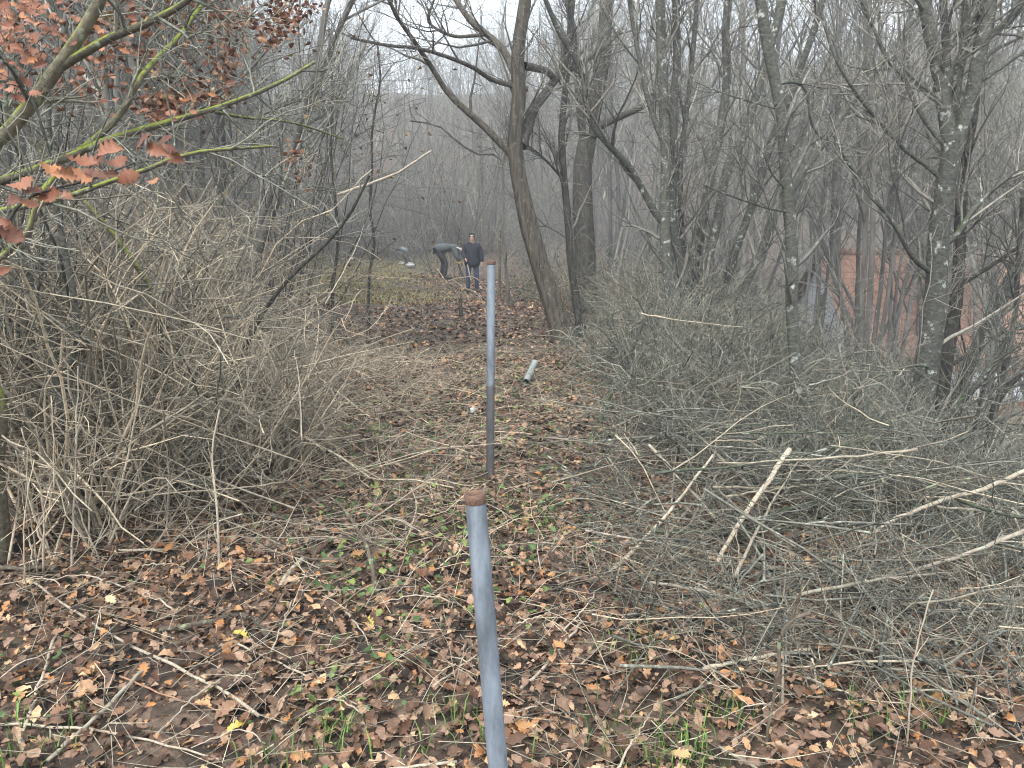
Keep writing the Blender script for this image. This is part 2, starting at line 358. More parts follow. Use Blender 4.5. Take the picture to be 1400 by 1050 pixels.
# green ground cover (ivy, nettle seedlings, grass) in loose patches
IVY = [(0, 0.05), (0.15, 0.3), (0.35, 0.42), (0.5, 0.25), (0.7, 0.22), (1, 0)]
ivy_shapes = [leaf_shape(IVY, 60 + s, 0.25) for s in range(4)]
gp = []
for px, py, n, sr in ((585, 745, 120, .28), (560, 730, 60, .2), (500, 700, 50, .2), (440, 970, 22, .12), (487, 922, 14, .07), (528, 948, 10, .05), (540, 560, 70, .5), (610, 580, 70, .5), (480, 610, 60, .2), (700, 590, 60, .35), (620, 505, 60, .9), (560, 600, 80, .5), (190, 540, 25, .2), (165, 640, 20, .1), (20, 980, 18, .1), (500, 820, 30, .12), (755, 700, 40, .2), (745, 545, 60, .35), (660, 790, 30, .15), (510, 790, 20, .1), (395, 600, 20, .2), (100, 560, 25, .2)):
    c = G(px, py); n = int(n * 1.7); x = c[0] + rng.normal(0, sr * 1.5, n); y = c[1] + rng.normal(0, sr * 1.9, n)
    gp.append(np.stack([x, y, H(x, y) + U(0.02, 0.08, n)], -1))
q = strew(700, 3.0, 13, lambda y: path_left(y) + .2, lambda y: np.minimum(path_right(y), 1.0)); q[:, 2] += .04; gp.append(q)
gp = np.concatenate(gp)
tag(obj("ground_cover", mesh_from("ground_cover", scatter(ivy_shapes, gp, U(0.018, 0.05, len(gp)), 0.6), M['green']), kind="stuff"), "small green ivy and seedling leaves dotted through the brown leaf litter", "ground cover")
def blades(pos, h, wd):
    n = len(pos); a = U(0, 6.283, n); lean = U(0.1, 0.8, n); hh = h * U(0.5, 1.2, n)
    dx = np.stack([np.cos(a), np.sin(a), np.zeros(n)], -1); sd_ = np.stack([-np.sin(a), np.cos(a), np.zeros(n)], -1) * (wd / 2)
    up = np.array([0, 0, 1.0]); m = pos + up * (hh * 0.6)[:, None] + dx * (hh * lean * 0.35)[:, None]
    t = pos + up * (hh * (1 - 0.3 * lean))[:, None] + dx * (hh * lean)[:, None]
    V = np.stack([pos - sd_, pos + sd_, m + sd_ * 0.8, m - sd_ * 0.8, t], 1).reshape(-1, 3)
    b = np.arange(n)[:, None] * 5
    return [(V, np.concatenate([b + np.array([[0, 1, 2, 3]])])), (V, b + np.array([[3, 2, 4]]))]
def tri_blades(pos, h, wd):
    (V, q), (_, t) = blades(pos, h, wd)
    return [(V, np.concatenate([q[:, [0, 1, 2]], q[:, [0, 2, 3]], t]))]
n = 18000; y = U(17.5, 42, n); x = (-.31 + .27 * rng.beta(1.5, 2.4, n)) * y + rng.normal(0, .3, n)
tag(obj("grass", mesh_from("grass", tri_blades(np.stack([x, y, H(x, y)], -1), 0.10, 0.02), M['grass_dry']), kind="stuff"), "rough yellow green grass in the clearing beside the bent man", "grass")
gp = []
for px, py, n, sr in ((25, 1045, 60, .09), (395, 1040, 25, .07), (880, 1040, 55, .1), (1175, 995, 40, .07), (1290, 990, 25, .06), (985, 985, 40, .06), (870, 900, 50, .1), (455, 1020, 50, .07), (620, 1000, 40, .08), (735, 720, 60, .12), (930, 1040, 70, .08)):
    c = G(px, py); x = c[0] + rng.normal(0, sr, n); y = c[1] + rng.normal(0, sr, n); gp.append(np.stack([x, y, H(x, y)], -1))
tag(obj("grass", mesh_from("grass", tri_blades(np.concatenate(gp), 0.10, 0.005), M['grass_green']), kind="stuff"), "thin tufts of fresh green grass poking through the near litter", "grass")
# straw: dead grass stalks and broken twig bits through the litter
q = strew(12500, 2.0, 10, lambda y: -0.7 * y, lambda y: np.minimum(0.7 * y, 2.6), 0.02); n = len(q)
a = U(0, 6.283, n); dirs = np.stack([np.cos(a), np.sin(a), rng.normal(0.12, 0.22, n)], -1)
PT, RT = walk(q + np.array([0, 0, 0.03]), dirs, U(0.06, 0.36, n), U(0.0011, 0.0026, n), 0.0008, 3, 0.0, 0.18, 0.12)
tag(obj("twig_litter", mesh_from("twig_litter", [tubes(PT, RT, 3)], M['twig_pale']), kind="stuff"), "short straw stalks and broken twigs strewn over the leaf litter", "twig litter")

# ------------------------------------------------------------------ metal posts
def pipe_mat(name, mud):
    m, n, b, L = newmat(name)
    v = coords(n, (1, 1, 0.18)); nz = noise(n, 28, 6, 0.7, v)
    r = ramp(n, [(0.25, (0.16, 0.19, 0.23)), (0.55, (0.26, 0.30, 0.345)), (0.8, (0.34, 0.38, 0.425))]); L.new(nz.outputs[0], r.inputs[0])
    v2 = coords(n); sx = n.nodes.new("ShaderNodeSeparateXYZ"); L.new(v2, sx.inputs[0]); n2 = noise(n, 9, 4, 0.7, v2)
    s = math_(n, 'ADD', sx.outputs[2], math_(n, 'MULTIPLY', n2.outputs[0], 0.05))
    r2 = ramp(n, [(max(mud - 0.01, 0.0), (1, 1, 1)), (mud + 0.02, (0, 0, 0))]); L.new(s, r2.inputs[0])
    col = mixc(n, math_(n, 'MULTIPLY', r2.outputs[0], 0.7), r.outputs[0], (0.085, 0.07, 0.058))
    nb = noise(n, 5, 6, 0.75, coords(n, (1, 1, 0.35))); rb_ = ramp(n, [(0.35, (0.55, 0.54, 0.52)), (0.5, (1, 1, 1)), (0.68, (1.25, 1.25, 1.24))]); L.new(nb.outputs[0], rb_.inputs[0])
    col = mixc(n, 1.0, col, rb_.outputs[0], 'MULTIPLY')
    nr = noise(n, 14, 5, 0.75, coords(n, (1, 1, 0.08))); rr2 = ramp(n, [(0.60, (0, 0, 0)), (0.72, (1, 1, 1))]); L.new(nr.outputs[0], rr2.inputs[0])
    col = mixc(n, math_(n, 'MULTIPLY', rr2.outputs[0], 0.45), col, (0.16, 0.10, 0.07))
    n3 = noise(n, 60, 5, 0.7, v2); r3 = ramp(n, [(0.62, (0, 0, 0)), (0.7, (1, 1, 1))]); L.new(n3.outputs[0], r3.inputs[0])
    col = mixc(n, math_(n, 'MULTIPLY', r3.outputs[0], 0.35), col, (0.12, 0.10, 0.09))
    L.new(col, b.inputs["Base Color"]); b.inputs["Roughness"].default_value = 0.5; b.inputs["Metallic"].default_value = 0.35
    bp = n.nodes.new("ShaderNodeBump"); bp.inputs["Strength"].default_value = 0.15; bp.inputs["Distance"].default_value = 0.005
    L.new(nz.outputs[0], bp.inputs["Height"]); L.new(bp.outputs[0], b.inputs["Normal"])
    return m
M['rust'] = plain("rusty rim", (0.20, 0.115, 0.08), (0.10, 0.06, 0.045), 60, 0.85, 0.1, 0.4)
def pipe_post(name, base, top, r, mat, label, rim=True, cap_mat=None):
    root = empty(name, base); tag(root, label, "post", "metal pipe posts along the path")
    v = np.asarray(top, float) - np.asarray(base, float)
    n = 14; pts = np.linspace(0, 1, n)[:, None] * v[None]; pts[1:-1] += rng.normal(0, r * 0.012, (n - 2, 3))
    R = np.full(n, r)
    me = mesh_from("pipe", [tubes(pts[None], R[None], 28)], mat); obj("pipe", me, root)
    if rim:
        d = v / np.linalg.norm(v); top_ = v
        prof = [(-0.022, 1.0), (-0.021, 1.045), (-0.008, 1.05), (0.003, 1.06), (0.004, 1.02), (0.003, 0.9), (-0.012, 0.82), (-0.05, 0.8), (-0.05, 0.02)]
        pp = np.array([top_ + d * a for a, _ in prof]); rr = np.array([r * b_ for _, b_ in prof])
        T = np.repeat(d[None], len(prof), 0); ref = np.array([1.0, 0, 0]); N = np.cross(d, ref); N /= np.linalg.norm(N); B = np.cross(d, N)
        a = np.arange(28) * 2 * math.pi / 28
        jit = 1 + 0.008 * np.sin(3 * a + 1) + 0.006 * np.sin(7 * a)
        V = pp[:, None] + (rr[:, None] * jit[None])[..., None] * (np.cos(a)[None, :, None] * N + np.sin(a)[None, :, None] * B)
        K, S = len(prof), 28; i = np.arange(S); F = np.concatenate([np.stack([k * S + i, k * S + (i + 1) % S, (k + 1) * S + (i + 1) % S, (k + 1) * S + i], -1) for k in range(K - 1)])
        obj("rim", mesh_from("rim", [(V.reshape(-1, 3), F)], cap_mat or M['rust']), root)
    return root
t1 = P(649.5, 676, 1.75); b1 = P(684, 1085, 1.70); dirn = b1 - t1
b1 = t1 + dirn * ((t1[2] + 0.12 - float(H(t1[0], 1.7))) / -dirn[2])
pipe_post("pipe_post", b1, t1, 15.0 * 1.75 / 1050, pipe_mat("galvanised pipe near", 0.06), "thick grey metal pipe post with rusty rim, nearest to the viewer")
b2 = G(670, 655); t2 = P(671.5, 357, b2[1]); b2z = b2.copy(); b2z[2] -= 0.05
pipe_post("pipe_post", b2z, t2, 5.7 * b2[1] / 1050, pipe_mat("galvanised pipe middle", 0.70), "upright grey metal pipe post with muddy lower half in the path")
b3 = G(683, 410); t3 = P(683.5, 316, b3[1])
pipe_post("pipe_post", b3, t3, 1.9 * b3[1] / 1050, M['stick_dark'], "thin dark post standing right of the man in navy", rim=True, cap_mat=M['bark_dark'])
a0 = G(719, 529) + np.array([0, 0, 0.05]); a1 = P(731, 499, a0[1] + 0.55); a1[2] = float(H(a1[0], a1[1])) + 0.16
st = pipe_post("pipe_offcut", a0, a1, 4.8 * a0[1] / 1050, plain("pale pipe", (0.30, 0.33, 0.32), (0.16, 0.18, 0.175), 20, 0.6, 0.1, 0.1), "short pale grey pipe offcut lying in the leaves near the leaning tree", cap_mat=plain("pale rim", (0.36, 0.39, 0.38)))
del st["group"]; st["category"] = "pipe"

# ------------------------------------------------------------------ trees
def limb_pts(spec, n=14, wob=0.0):
    q = catmull([P(*s) for s in spec], n)
    if wob: q[1:-1] += rng.normal(0, wob, (n - 2, 3))
    return q
def hero_tree(name, label, cat, limbs, mat, twigmat, levels, group=None, base=None, sides=10):
    """limbs: [(part name, [(px,py,d)...], r0px, r1px)]; the first is the trunk"""
    first = limbs[0]
    b = P(*first[1][0]) if base is None else np.asarray(base, float)
    root = empty(name, b); tag(root, label, cat, group)
    allP, allR = [], []
    for part, spec, r0, r1 in limbs:
        q = limb_pts(spec, 16)
        if part == 'trunk':                       # root the trunk in the ground, flared
            g = q[0].copy(); dirv = unit(q[0] - q[2]); hz = float(H(g[0], g[1]))
            ext = []
            if g[2] > hz + 0.02:
                nx = max(2, int((g[2] - hz) / 0.3) + 1)
                for s in np.linspace(1, 0, nx, endpoint=False): ext.append(g + np.array([dirv[0] * 0.25, dirv[1] * 0.25, -1.0]) * (g[2] - hz + 0.15) * s)
            q = np.concatenate([np.array(ext).reshape(-1, 3), q])
        K = len(q); t = np.linspace(0, 1, K); d = np.array([s[2] for s in spec]).mean()
        R = (r0 * (1 - t) + r1 * t) * d / 1050
        if part == 'trunk': R[:3] *= np.array([1.5, 1.22, 1.08])
        R = R * (1 + rng.normal(0, 0.025, K))
        S = sides if r0 > 6 else 7
        v, f = tubes((q - b)[None], R[None], S)
        if r0 > 6:
            v = v + rng.normal(0, 0.02, v.shape) * np.repeat(R, S)[:, None] * 1.3
            if sides >= 18:
                rid = rng.normal(0, .07, S); cen = np.repeat(q - b, S, 0); v = cen + (v - cen) * (1 + np.tile(rid, K) + rng.normal(0, .02, K * S))[:, None]
        obj(part, mesh_from(part, [(v, f)], mat), root)
        q2 = catmull(q, 14); allP.append(q2 - b); allR.append(np.interp(np.linspace(0, 1, 14), t, R))
    Pp, Rp = np.array(allP), np.array(allR); tw = []
    for (n, t0, t1_, a0, a1, l0, l1, K, up, wob, S) in levels:
        Pp, Rp = grow(Pp, Rp, n, t0, t1_, a0, a1, l0, l1, K, up, wob, 0.55, 0.0016, rmax=0.02)
        tw.append(tubes(Pp, np.maximum(Rp, 0.0016), S))
    if tw: obj("crown", mesh_from("crown", tw, twigmat), root)
    return root
LV = lambda n1, n2, n3, l=1.0, up=0.09, t0=0.2: [(n1, t0, 0.98, 25, 60, 0.6 * l, 1.7 * l, 7, up, 0.13, 4), (n2, 0.15, 1.0, 25, 60, 0.25 * l, 0.75 * l, 5, up, 0.16, 3), (n3, 0.15, 1.0, 25, 65, 0.12 * l, 0.34 * l, 3, 0.03, 0.16, 3)]

# 1 the leaning tree on the right edge of the path
D = 10.6
hero_tree("leaning_tree", "thick brown ridged tree leaning left over the path behind the second post", "tree", [
    ("trunk", [(776, 484, D), (764, 440, D), (752, 405, D), (735, 351, D), (720, 296, D), (709, 241, D), (704, 190, D), (710, 135, D), (707, 95, D), (710, 55, D), (718, 0, D), (726, -70, D)], 13, 6.5),
    ("limb", [(707, 222, D), (695, 207, D), (660, 171, D), (636, 150, D), (612, 126, D), (591, 93, D), (567, 57, D - .4), (540, 18, D - .6), (525, -20, D - .8)], 5.5, 2.2),
    ("limb", [(722, 122, D), (700, 117, D), (672, 109, D), (648, 93, D - .3), (612, 78, D - .6), (570, 66, D - .9), (528, 62, D - 1), (480, 52, D - 1.2)], 3.6, 1.6),
    ("limb", [(708, 110, D), (696, 84, D + .3), (684, 63, D + .4), (660, 42, D + .6), (642, 27, D + .7), (618, -8, D + .9)], 5.5, 3.5),
    ("limb", [(665, 47, D + .5), (645, 49, D + .5), (624, 50, D + .4), (603, 43, D + .2), (585, 28, D), (592, 4, D), (600, -20, D)], 2.6, 1.3),
    ("limb", [(712, 200, D), (722, 172, D + .2), (729, 150, D + .4), (747, 126, D + .7), (762, 105, D + .9), (783, 93, D + 1.1), (819, 70, D + 1.4), (850, 40, D + 1.6)], 7, 2.6),
    ("limb", [(718, 90, D), (744, 96, D + .5), (762, 104, D + .9), (775, 60, D + 1), (783, 10, D + 1.1), (786, -40, D + 1.1)], 5, 2.5),
], M['bark_ridged'], M['twig_grey'], LV(9, 6, 4, 1.0, 0.07, 0.3), sides=30)
hero_tree("crooked_sapling", "slim crooked sapling with its top bent left, left of leaning trunk", "tree", [
    ("trunk", [(694, 385, 17), (688, 330, 17), (688, 270, 17), (687, 218, 17), (678, 211, 16.9), (651, 210, 16.7), (624, 192, 16.5), (600, 172, 16.4), (561, 165, 16.3)], 2.3, 1.2),
    ("limb", [(687, 225, 17), (694, 200, 17), (700, 160, 17)], 2, 1)], M['bark_far'], M['twig_far'], LV(9, 5, 3, 0.8))
hero_tree("ivy_tree", "stout dark tree trunk standing in haze behind the leaning tree", "tree", [
    ("trunk", [(800, 405, 15), (799, 340, 15), (797, 290, 15), (796, 235, 15), (805, 180, 15), (814, 135, 15), (825, 75, 15), (829, 0, 15), (832, -60, 15)], 17, 7),
    ("limb", [(806, 180, 15), (835, 165, 15), (870, 150, 15), (905, 132, 15)], 6, 3),
    ("limb", [(800, 200, 15), (793, 150, 15), (790, 100, 15), (784, 40, 15), (770, -20, 15)], 6, 3.5)], M['bark_dark'], M['twig_far'], LV(12, 8, 4, 1.5), sides=14)
hero_tree("slim_tree", "slim dark tree with side twigs between leaning tree and ivy trunk", "tree", [
    ("trunk", [(800, 470, 11.5), (793, 440, 11.5), (781, 365, 11.5), (777, 302, 11.5), (771, 240, 11.5), (768, 180, 11.5), (775, 105, 11.5), (780, 40, 11.5), (780, -20, 11.5)], 5.5, 4),
    ("limb", [(773, 250, 11.5), (755, 228, 11.3), (730, 205, 11.2), (702, 190, 11)], 2, 1)], M['bark_dark'], M['twig_grey'], LV(16, 6, 4, 0.8))
# 2 the clump of slanting stems right of the centre
D = 9.2
hero_tree("stem_clump_tree", "many-stemmed grey tree clump with stems fanning right, middle of the slope", "tree", [
    ("trunk", [(921, 430, D), (917, 400, D), (911, 350, D), (909, 296, D), (911, 232, D), (908, 150, D), (904, 60, D), (902, -20, D)], 9, 6),
    ("trunk", [(938, 420, D), (934, 385, D), (924, 328, D), (918, 286, D), (922, 221, D), (920, 150, D), (926, 86, D), (924, 10, D), (926, -30, D)], 7, 5),
    ("trunk", [(942, 420, D + .3), (937, 380, D + .3), (931, 286, D + .3), (931, 221, D + .3), (939, 150, D + .3), (946, 86, D + .3), (954, -10, D + .3)], 4, 3),
    ("trunk", [(950, 420, D + .5), (954, 360, D + .5), (963, 286, D + .5), (974, 232, D + .5), (984, 182, D + .5), (994, 107, D + .5), (992, 43, D + .5), (998, -20, D + .5)], 7, 5),
    ("trunk", [(955, 420, D + .2), (969, 350, D + .2), (982, 296, D + .2), (993, 232, D + .2), (1014, 195, D + .2), (1035, 125, D + .2), (1054, 60, D + .2), (1074, -10, D + .2)], 7, 5),
    ("trunk", [(980, 430, D + .8), (993, 382, D + .8), (1014, 320, D + .8), (1028, 281, D + .8), (1046, 221, D + .8), (1076, 140, D + .8), (1110, 50, D + .8), (1130, -20, D + .8)], 6.5, 4),
    ("trunk", [(1000, 440, D + 1.2), (1014, 403, D + 1.2), (1042, 340, D + 1.2), (1062, 292, D + 1.2), (1100, 235, D + 1.2), (1150, 160, D + 1.2), (1210, 80, D + 1.2), (1260, 10, D + 1.2)], 6, 3.5),
    ("limb", [(907, 305, D), (900, 299, D), (880, 262, D), (860, 228, D - .1), (825, 190, D - .2), (807, 165, D - .2), (795, 99, D - .3), (765, 45, D - .4), (744, -5, D - .5)], 5, 3),
    ("limb", [(910, 200, D), (893, 160, D), (882, 120, D), (870, 60, D), (858, -10, D)], 4, 2),
], M['bark_smooth'], M['twig_grey'], LV(13, 7, 4, 1.0, 0.1, 0.1), sides=12)
# 3 the single upright stem right of it
D = 5.4
hero_tree("upright_tree", "single slender grey trunk bowing left at the top, standing in brushwood", "tree", [
    ("trunk", [(1098, 690, D), (1093, 600, D), (1088, 500, D), (1082, 414, D), (1083, 350, D), (1079, 286, D), (1074, 243, D), (1072, 214, D), (1069, 155, D), (1061, 118, D), (1055, 86, D), (1044, 39, D), (1040, 0, D), (1032, -50, D)], 9.5, 6.5),
    ("limb", [(1080, 290, D), (1050, 285, D - .1), (1010, 272, D - .3), (964, 254, D - .5)], 1.6, 0.8),
    ("limb", [(1066, 150, D), (1030, 140, D - .1), (990, 128, D - .2), (950, 112, D - .2)], 1.4, 0.7),
    ("limb", [(1077, 262, D), (1056, 238, D - .1), (1040, 205, D - .2), (1000, 165, D - .3)], 1.6, 0.7),
    ("limb", [(1081, 360, D), (1060, 310, D), (1040, 250, D), (1012, 206, D)], 1.8, 0.8),
    ("limb", [(1060, 115, D), (1090, 113, D), (1104, 130, D), (1110, 170, D), (1135, 205, D + .1)], 2, 1)], M['bark_smooth'], M['twig_grey'], LV(8, 4, 3, 0.55, 0.08), sides=14)
# 4 the big forked tree on the right
D = 6.4
hero_tree("forked_tree", "big forked grey green trunk with many upright boughs at right", "tree", [
    ("trunk", [(1240, 640, D), (1251, 586, D), (1263, 529, D), (1274, 457, D), (1280, 390, D), (1284, 320, D), (1292, 260, D), (1300, 215, D), (1301, 186, D)], 18, 11.5),
    ("limb", [(1302, 215, D), (1295, 172, D), (1286, 120, D), (1278, 70, D), (1268, 30, D), (1262, -5, D), (1255, -60, D)], 10, 6.5),
    ("limb", [(1301, 210, D + .1), (1297, 150, D + .1), (1293, 60, D + .2), (1289, 0, D + .2), (1287, -50, D + .2)], 5.5, 4.5),
    ("limb", [(1304, 215, D), (1313, 178, D), (1328, 130, D), (1338, 80, D), (1350, 30, D), (1355, -10, D), (1360, -60, D)], 9.5, 7),
    ("limb", [(1303, 200, D + .15), (1306, 130, D + .2), (1316, 70, D + .25), (1320, 20, D + .3), (1326, -40, D + .3)], 6.5, 4.5),
    ("limb", [(1342, 62, D), (1370, 34, D), (1405, -4, D)], 3.6, 2.4),
    ("limb", [(1333, 116, D), (1370, 92, D), (1405, 68, D)], 2.4, 1.5),
    ("limb", [(1278, 376, D), (1248, 352, D - .1), (1228, 316, D - .2), (1214, 294, D - .2), (1184, 260, D - .3), (1158, 220, D - .4), (1140, 185, D - .4)], 4, 1.8),
    ("limb", [(1217, 296, D - .2), (1224, 240, D - .2), (1228, 195, D - .2), (1230, 150, D - .2)], 2.6, 1.3),
    ("limb", [(1292, 250, D), (1268, 228, D), (1236, 204, D - .1), (1186, 148, D - .2), (1156, 106, D - .3), (1138, 70, D - .3), (1122, 15, D - .3)], 3, 1.6),
    ("limb", [(1299, 208, D), (1268, 170, D), (1248, 136, D), (1234, 104, D), (1214, 82, D), (1200, 52, D), (1178, 0, D)], 3.4, 2),
    ("limb", [(1281, 344, D), (1310, 318, D), (1328, 290, D), (1364, 254, D), (1405, 228, D)], 4.2, 2.4),
    ("limb", [(1279, 505, D), (1250, 500, D - .2), (1200, 515, D - .3), (1165, 530, D - .3)], 2.2, 1.0),
], M['bark_smooth'], M['twig_grey'], LV(10, 6, 4, 0.8, 0.09, 0.25), sides=16)
D = 6.9
hero_tree("dark_stem_tree", "dark wet straight stem close behind the big forked trunk", "tree", [
    ("trunk", [(1284, 610, D), (1287, 571, D), (1291, 514, D), (1300, 457, D), (1309, 400, D), (1312, 340, D), (1314, 280, D), (1320, 210, D), (1332, 140, D), (1338, 60, D), (1345, -20, D)], 9.5, 6),
    ("limb", [(1315, 388, D), (1360, 360, D), (1405, 330, D)], 3.2, 2.2),
    ("limb", [(1291, 505, D), (1330, 480, D), (1370, 455, D), (1405, 448, D)], 3, 2)], M['bark_dark'], M['twig_grey'], LV(10, 6, 4, 0.8), sides=12)
hero_tree("slanting_tree", "pale grey stem slanting out to the right beside the forked trunk", "tree", [
    ("trunk", [(1296, 600, 7.3), (1306, 560, 7.3), (1320, 514, 7.3), (1337, 471, 7.3), (1363, 423, 7.3), (1380, 385, 7.3), (1405, 335, 7.3), (1440, 250, 7.3), (1470, 120, 7.3)], 9, 7)], M['bark_smooth'], M['twig_grey'], LV(16, 6, 4, 0.8), sides=12)
hero_tree("crooked_dark_tree", "crooked dark tree with forking boughs at the right picture edge", "tree", [
    ("trunk", [(1338, 690, 6.6), (1346, 637, 6.6), (1358, 565, 6.6), (1371, 537, 6.6), (1405, 498, 6.6), (1440, 440, 6.6)], 5.5, 4),
    ("limb", [(1366, 545, 6.6), (1371, 514, 6.6), (1386, 443, 6.6), (1392, 360, 6.6), (1398, 270, 6.6)], 4.5, 2.5),
    ("limb", [(1340, 660, 6.6), (1330, 610, 6.6), (1338, 560, 6.6), (1352, 500, 6.6)], 3, 1.6)], M['bark_dark'], M['twig_grey'], LV(12, 6, 4, 0.6))
hero_tree("low_bough_tree", "low curved grey bough sweeping up right from the brushwood", "tree", [
    ("trunk", [(1140, 650, 5.9), (1154, 643, 5.9), (1186, 648, 5.9), (1214, 637, 5.9), (1248, 611, 5.9), (1291, 571, 5.9), (1334, 528, 5.9), (1357, 495, 5.9), (1390, 440, 5.9)], 5.5, 4)], M['bark_smooth'], M['twig_lichen'], LV(14, 5, 4, 0.6))

# ------------------------------------------------------------------ left: mossy oak with russet leaves
D = 2.9
oak = hero_tree("mossy_oak_tree", "oak with lime green mossy boughs and russet leaves, upper left", "tree", [
    ("trunk", [(-260, 700, 3.3), (-250, 500, 3.3), (-220, 340, 3.2), (-190, 200, 3.2), (-160, 60, 3.2), (-130, -100, 3.2)], 32, 22),
    ("limb", [(-215, 330, 3.2), (-100, 270, 3.0), (0, 190, D), (40, 145, D), (70, 105, D), (105, 55, D), (135, 5, D), (150, -40, D)], 11, 7),
    ("limb", [(82, 92, D), (115, 72, D), (150, 52, D), (200, 32, D), (250, 5, D), (290, -30, D)], 6, 3.5),
    ("limb", [(-215, 345, 3.2), (-90, 280, 3.0), (60, 228, D), (110, 208, D), (150, 190, D), (220, 170, D + .1), (285, 151, D + .2), (340, 132, D + .3), (385, 112, D + .4), (430, 85, D + .5)], 7.5, 2.2),
    ("limb", [(100, 212, D), (130, 190, D), (165, 155, D), (190, 110, D), (215, 80, D + .1), (245, 50, D + .2), (275, 8, D + .3)], 4.5, 3),
    ("limb", [(-225, 420, 3.0), (-80, 390, 2.6), (0, 352, 2.3), (30, 330, 2.3), (46, 300, 2.3), (52, 268, 2.3), (75, 240, 2.4)], 8, 3),
    ("limb", [(-80, 300, 3.0), (20, 285, 2.8), (90, 270, 2.7), (150, 248, 2.7), (200, 232, 2.7), (250, 212, 2.7), (300, 205, 2.8), (370, 200, 3)], 5, 1.8),
    ("limb", [(285, 151, D + .2), (330, 160, D + .4), (400, 168, D + .6), (470, 190, D + .8)], 2.2, 1.0),
], M['bark_moss'], M['twig_lichen'], [(9, 0.35, 0.98, 30, 70, 0.2, 0.7, 6, 0.04, 0.18, 4), (6, 0.15, 1, 30, 65, 0.08, 0.3, 4, 0.02, 0.2, 3), (3, 0.2, 1, 30, 65, 0.04, 0.14, 4, 0.02, 0.2, 3)], sides=14)
# the dark twig with large russet leaves that reaches in from the left edge
rb = np.array(oak.location)
tw = catmull([P(-60, 380, 1.75), P(0, 322, 1.7), P(22, 285, 1.7), P(45, 268, 1.7), P(80, 256, 1.7), P(115, 248, 1.7), P(150, 236, 1.72), P(185, 222, 1.75)], 22)
tw2 = catmull([P(-230, 420, 3.0), P(-140, 420, 2.3), P(-60, 380, 1.75)], 10)
twa = np.concatenate([tw2[:-1], tw]); R = np.interp(np.arange(len(twa)), [0, 9, len(twa) - 1], [0.012, 0.0055, 0.0018])
obj("limb", mesh_from("limb", [tubes((twa - rb)[None], R[None], 8)], M['bark_dark']), oak)
russ = [mesh_from("leaf", [leaf_shape(OAK, 80 + s, 0.5)], M['russet_obj']) for s in range(6)]
def leaf_at(q, size, parent, lift=0.0):
    o = obj("leaf", russ[int(rng.integers(0, 6))], parent, loc=q - rb)
    o.rotation_euler = (U(0.6, 1.6), U(-0.6, 0.6), U(-0.7, 0.7)); o.scale = (size,) * 3
for px, py, s in ((70, 232, .055), (92, 238, .06), (110, 225, .065), (128, 237, .055), (147, 208, .075), (160, 222, .05), (172, 242, .055), (135, 215, .06), (195, 195, .07), (210, 203, .06), (225, 192, .05), (238, 213, .055), (232, 200, .04), (30, 252, .055), (48, 262, .05), (70, 270, .06), (88, 268, .045), (15, 275, .06), (12, 322, .065), (5, 305, .05), (40, 280, .04), (0, 372, .05), (210, 248, .03), (115, 240, .05), (150, 240, .04)):
    leaf_at(P(px, py, 1.70 + U(-.06, .06)), s * .95, oak)
# russet leaf clusters
pos = []
for px, py, n, sx, sy, d in ((60, 40, 60, 60, 40, 3.2), (150, 60, 70, 55, 45, 3.6), (220, 90, 80, 50, 40, 3.8), (330, 20, 70, 45, 22, 4.4), (250, 20, 60, 50, 20, 4.0), (370, 40, 60, 28, 20, 4.6), (240, 140, 60, 40, 18, 3.5), (215, 150, 50, 20, 14, 3.5), (270, 130, 40, 30, 14, 3.6), (20, 90, 40, 25, 40, 2.7), (25, 30, 40, 30, 30, 2.6), (310, 110, 30, 12, 30, 4.5), (390, 30, 40, 14, 20, 4.6), (100, 110, 40, 50, 30, 3.3), (410, 225, 30, 18, 22, 5.0), (170, 20, 60, 60, 25, 3.8), (330, 50, 50, 60, 20, 5.0), (400, 15, 60, 30, 15, 5.2), (300, 80, 40, 40, 20, 4.6)):
    for _ in range(int(n * 1.5)): pos.append(P(px + rng.normal(0, sx * .7), py + rng.normal(0, sy * .7), d + rng.normal(0, .25)))
pos = np.array(pos); order = np.argsort(pos[:, 1])
for q in pos[order[:230]]: leaf_at(q, U(0.024, 0.044), oak)
rest = pos[order[230:]]
obj("foliage", mesh_from("foliage", scatter([leaf_shape(MID, 90 + s, .5) for s in range(5)], rest - rb, U(.024, .048, len(rest)), 0.9), M['russet']), oak, kind="stuff")

# ------------------------------------------------------------------ saplings of the left thicket drawn one by one
def sapling(label, spec, r0, r1, mat, twm, lv, name="sapling"):
    return hero_tree(name, label, "sapling", [("trunk", spec, r0, r1)], mat, twm, lv)
SL = lambda n1, n2, l: [(n1, 0.25, 1, 30, 65, .3 * l, .9 * l, 6, 0.02, .16, 4), (n2, 0.15, 1, 30, 65, .1 * l, .4 * l, 4, 0.01, .2, 3), (3, 0.2, 1, 30, 65, .05 * l, .18 * l, 4, 0, .2, 3)]
sapling("dark bowed sapling curving up right above the cut cane bundle", [(330, 560, 5.2), (322, 528, 5.2), (331, 488, 5.2), (356, 434, 5.2), (396, 380, 5.2), (446, 333, 5.2), (480, 290, 5.2), (505, 240, 5.2)], 4.2, 1.6, M['bark_dark'], M['twig_grey'], SL(12, 6, .8))
sapling("dark sapling with mossy foot arching up left in the thicket", [(224, 500, 4.6), (221, 475, 4.6), (208, 400, 4.6), (181, 357, 4.6), (144, 307, 4.6), (95, 255, 4.6), (40, 190, 4.6)], 5.5, 2.2, M['bark_moss'], M['twig_grey'], SL(14, 6, .8))
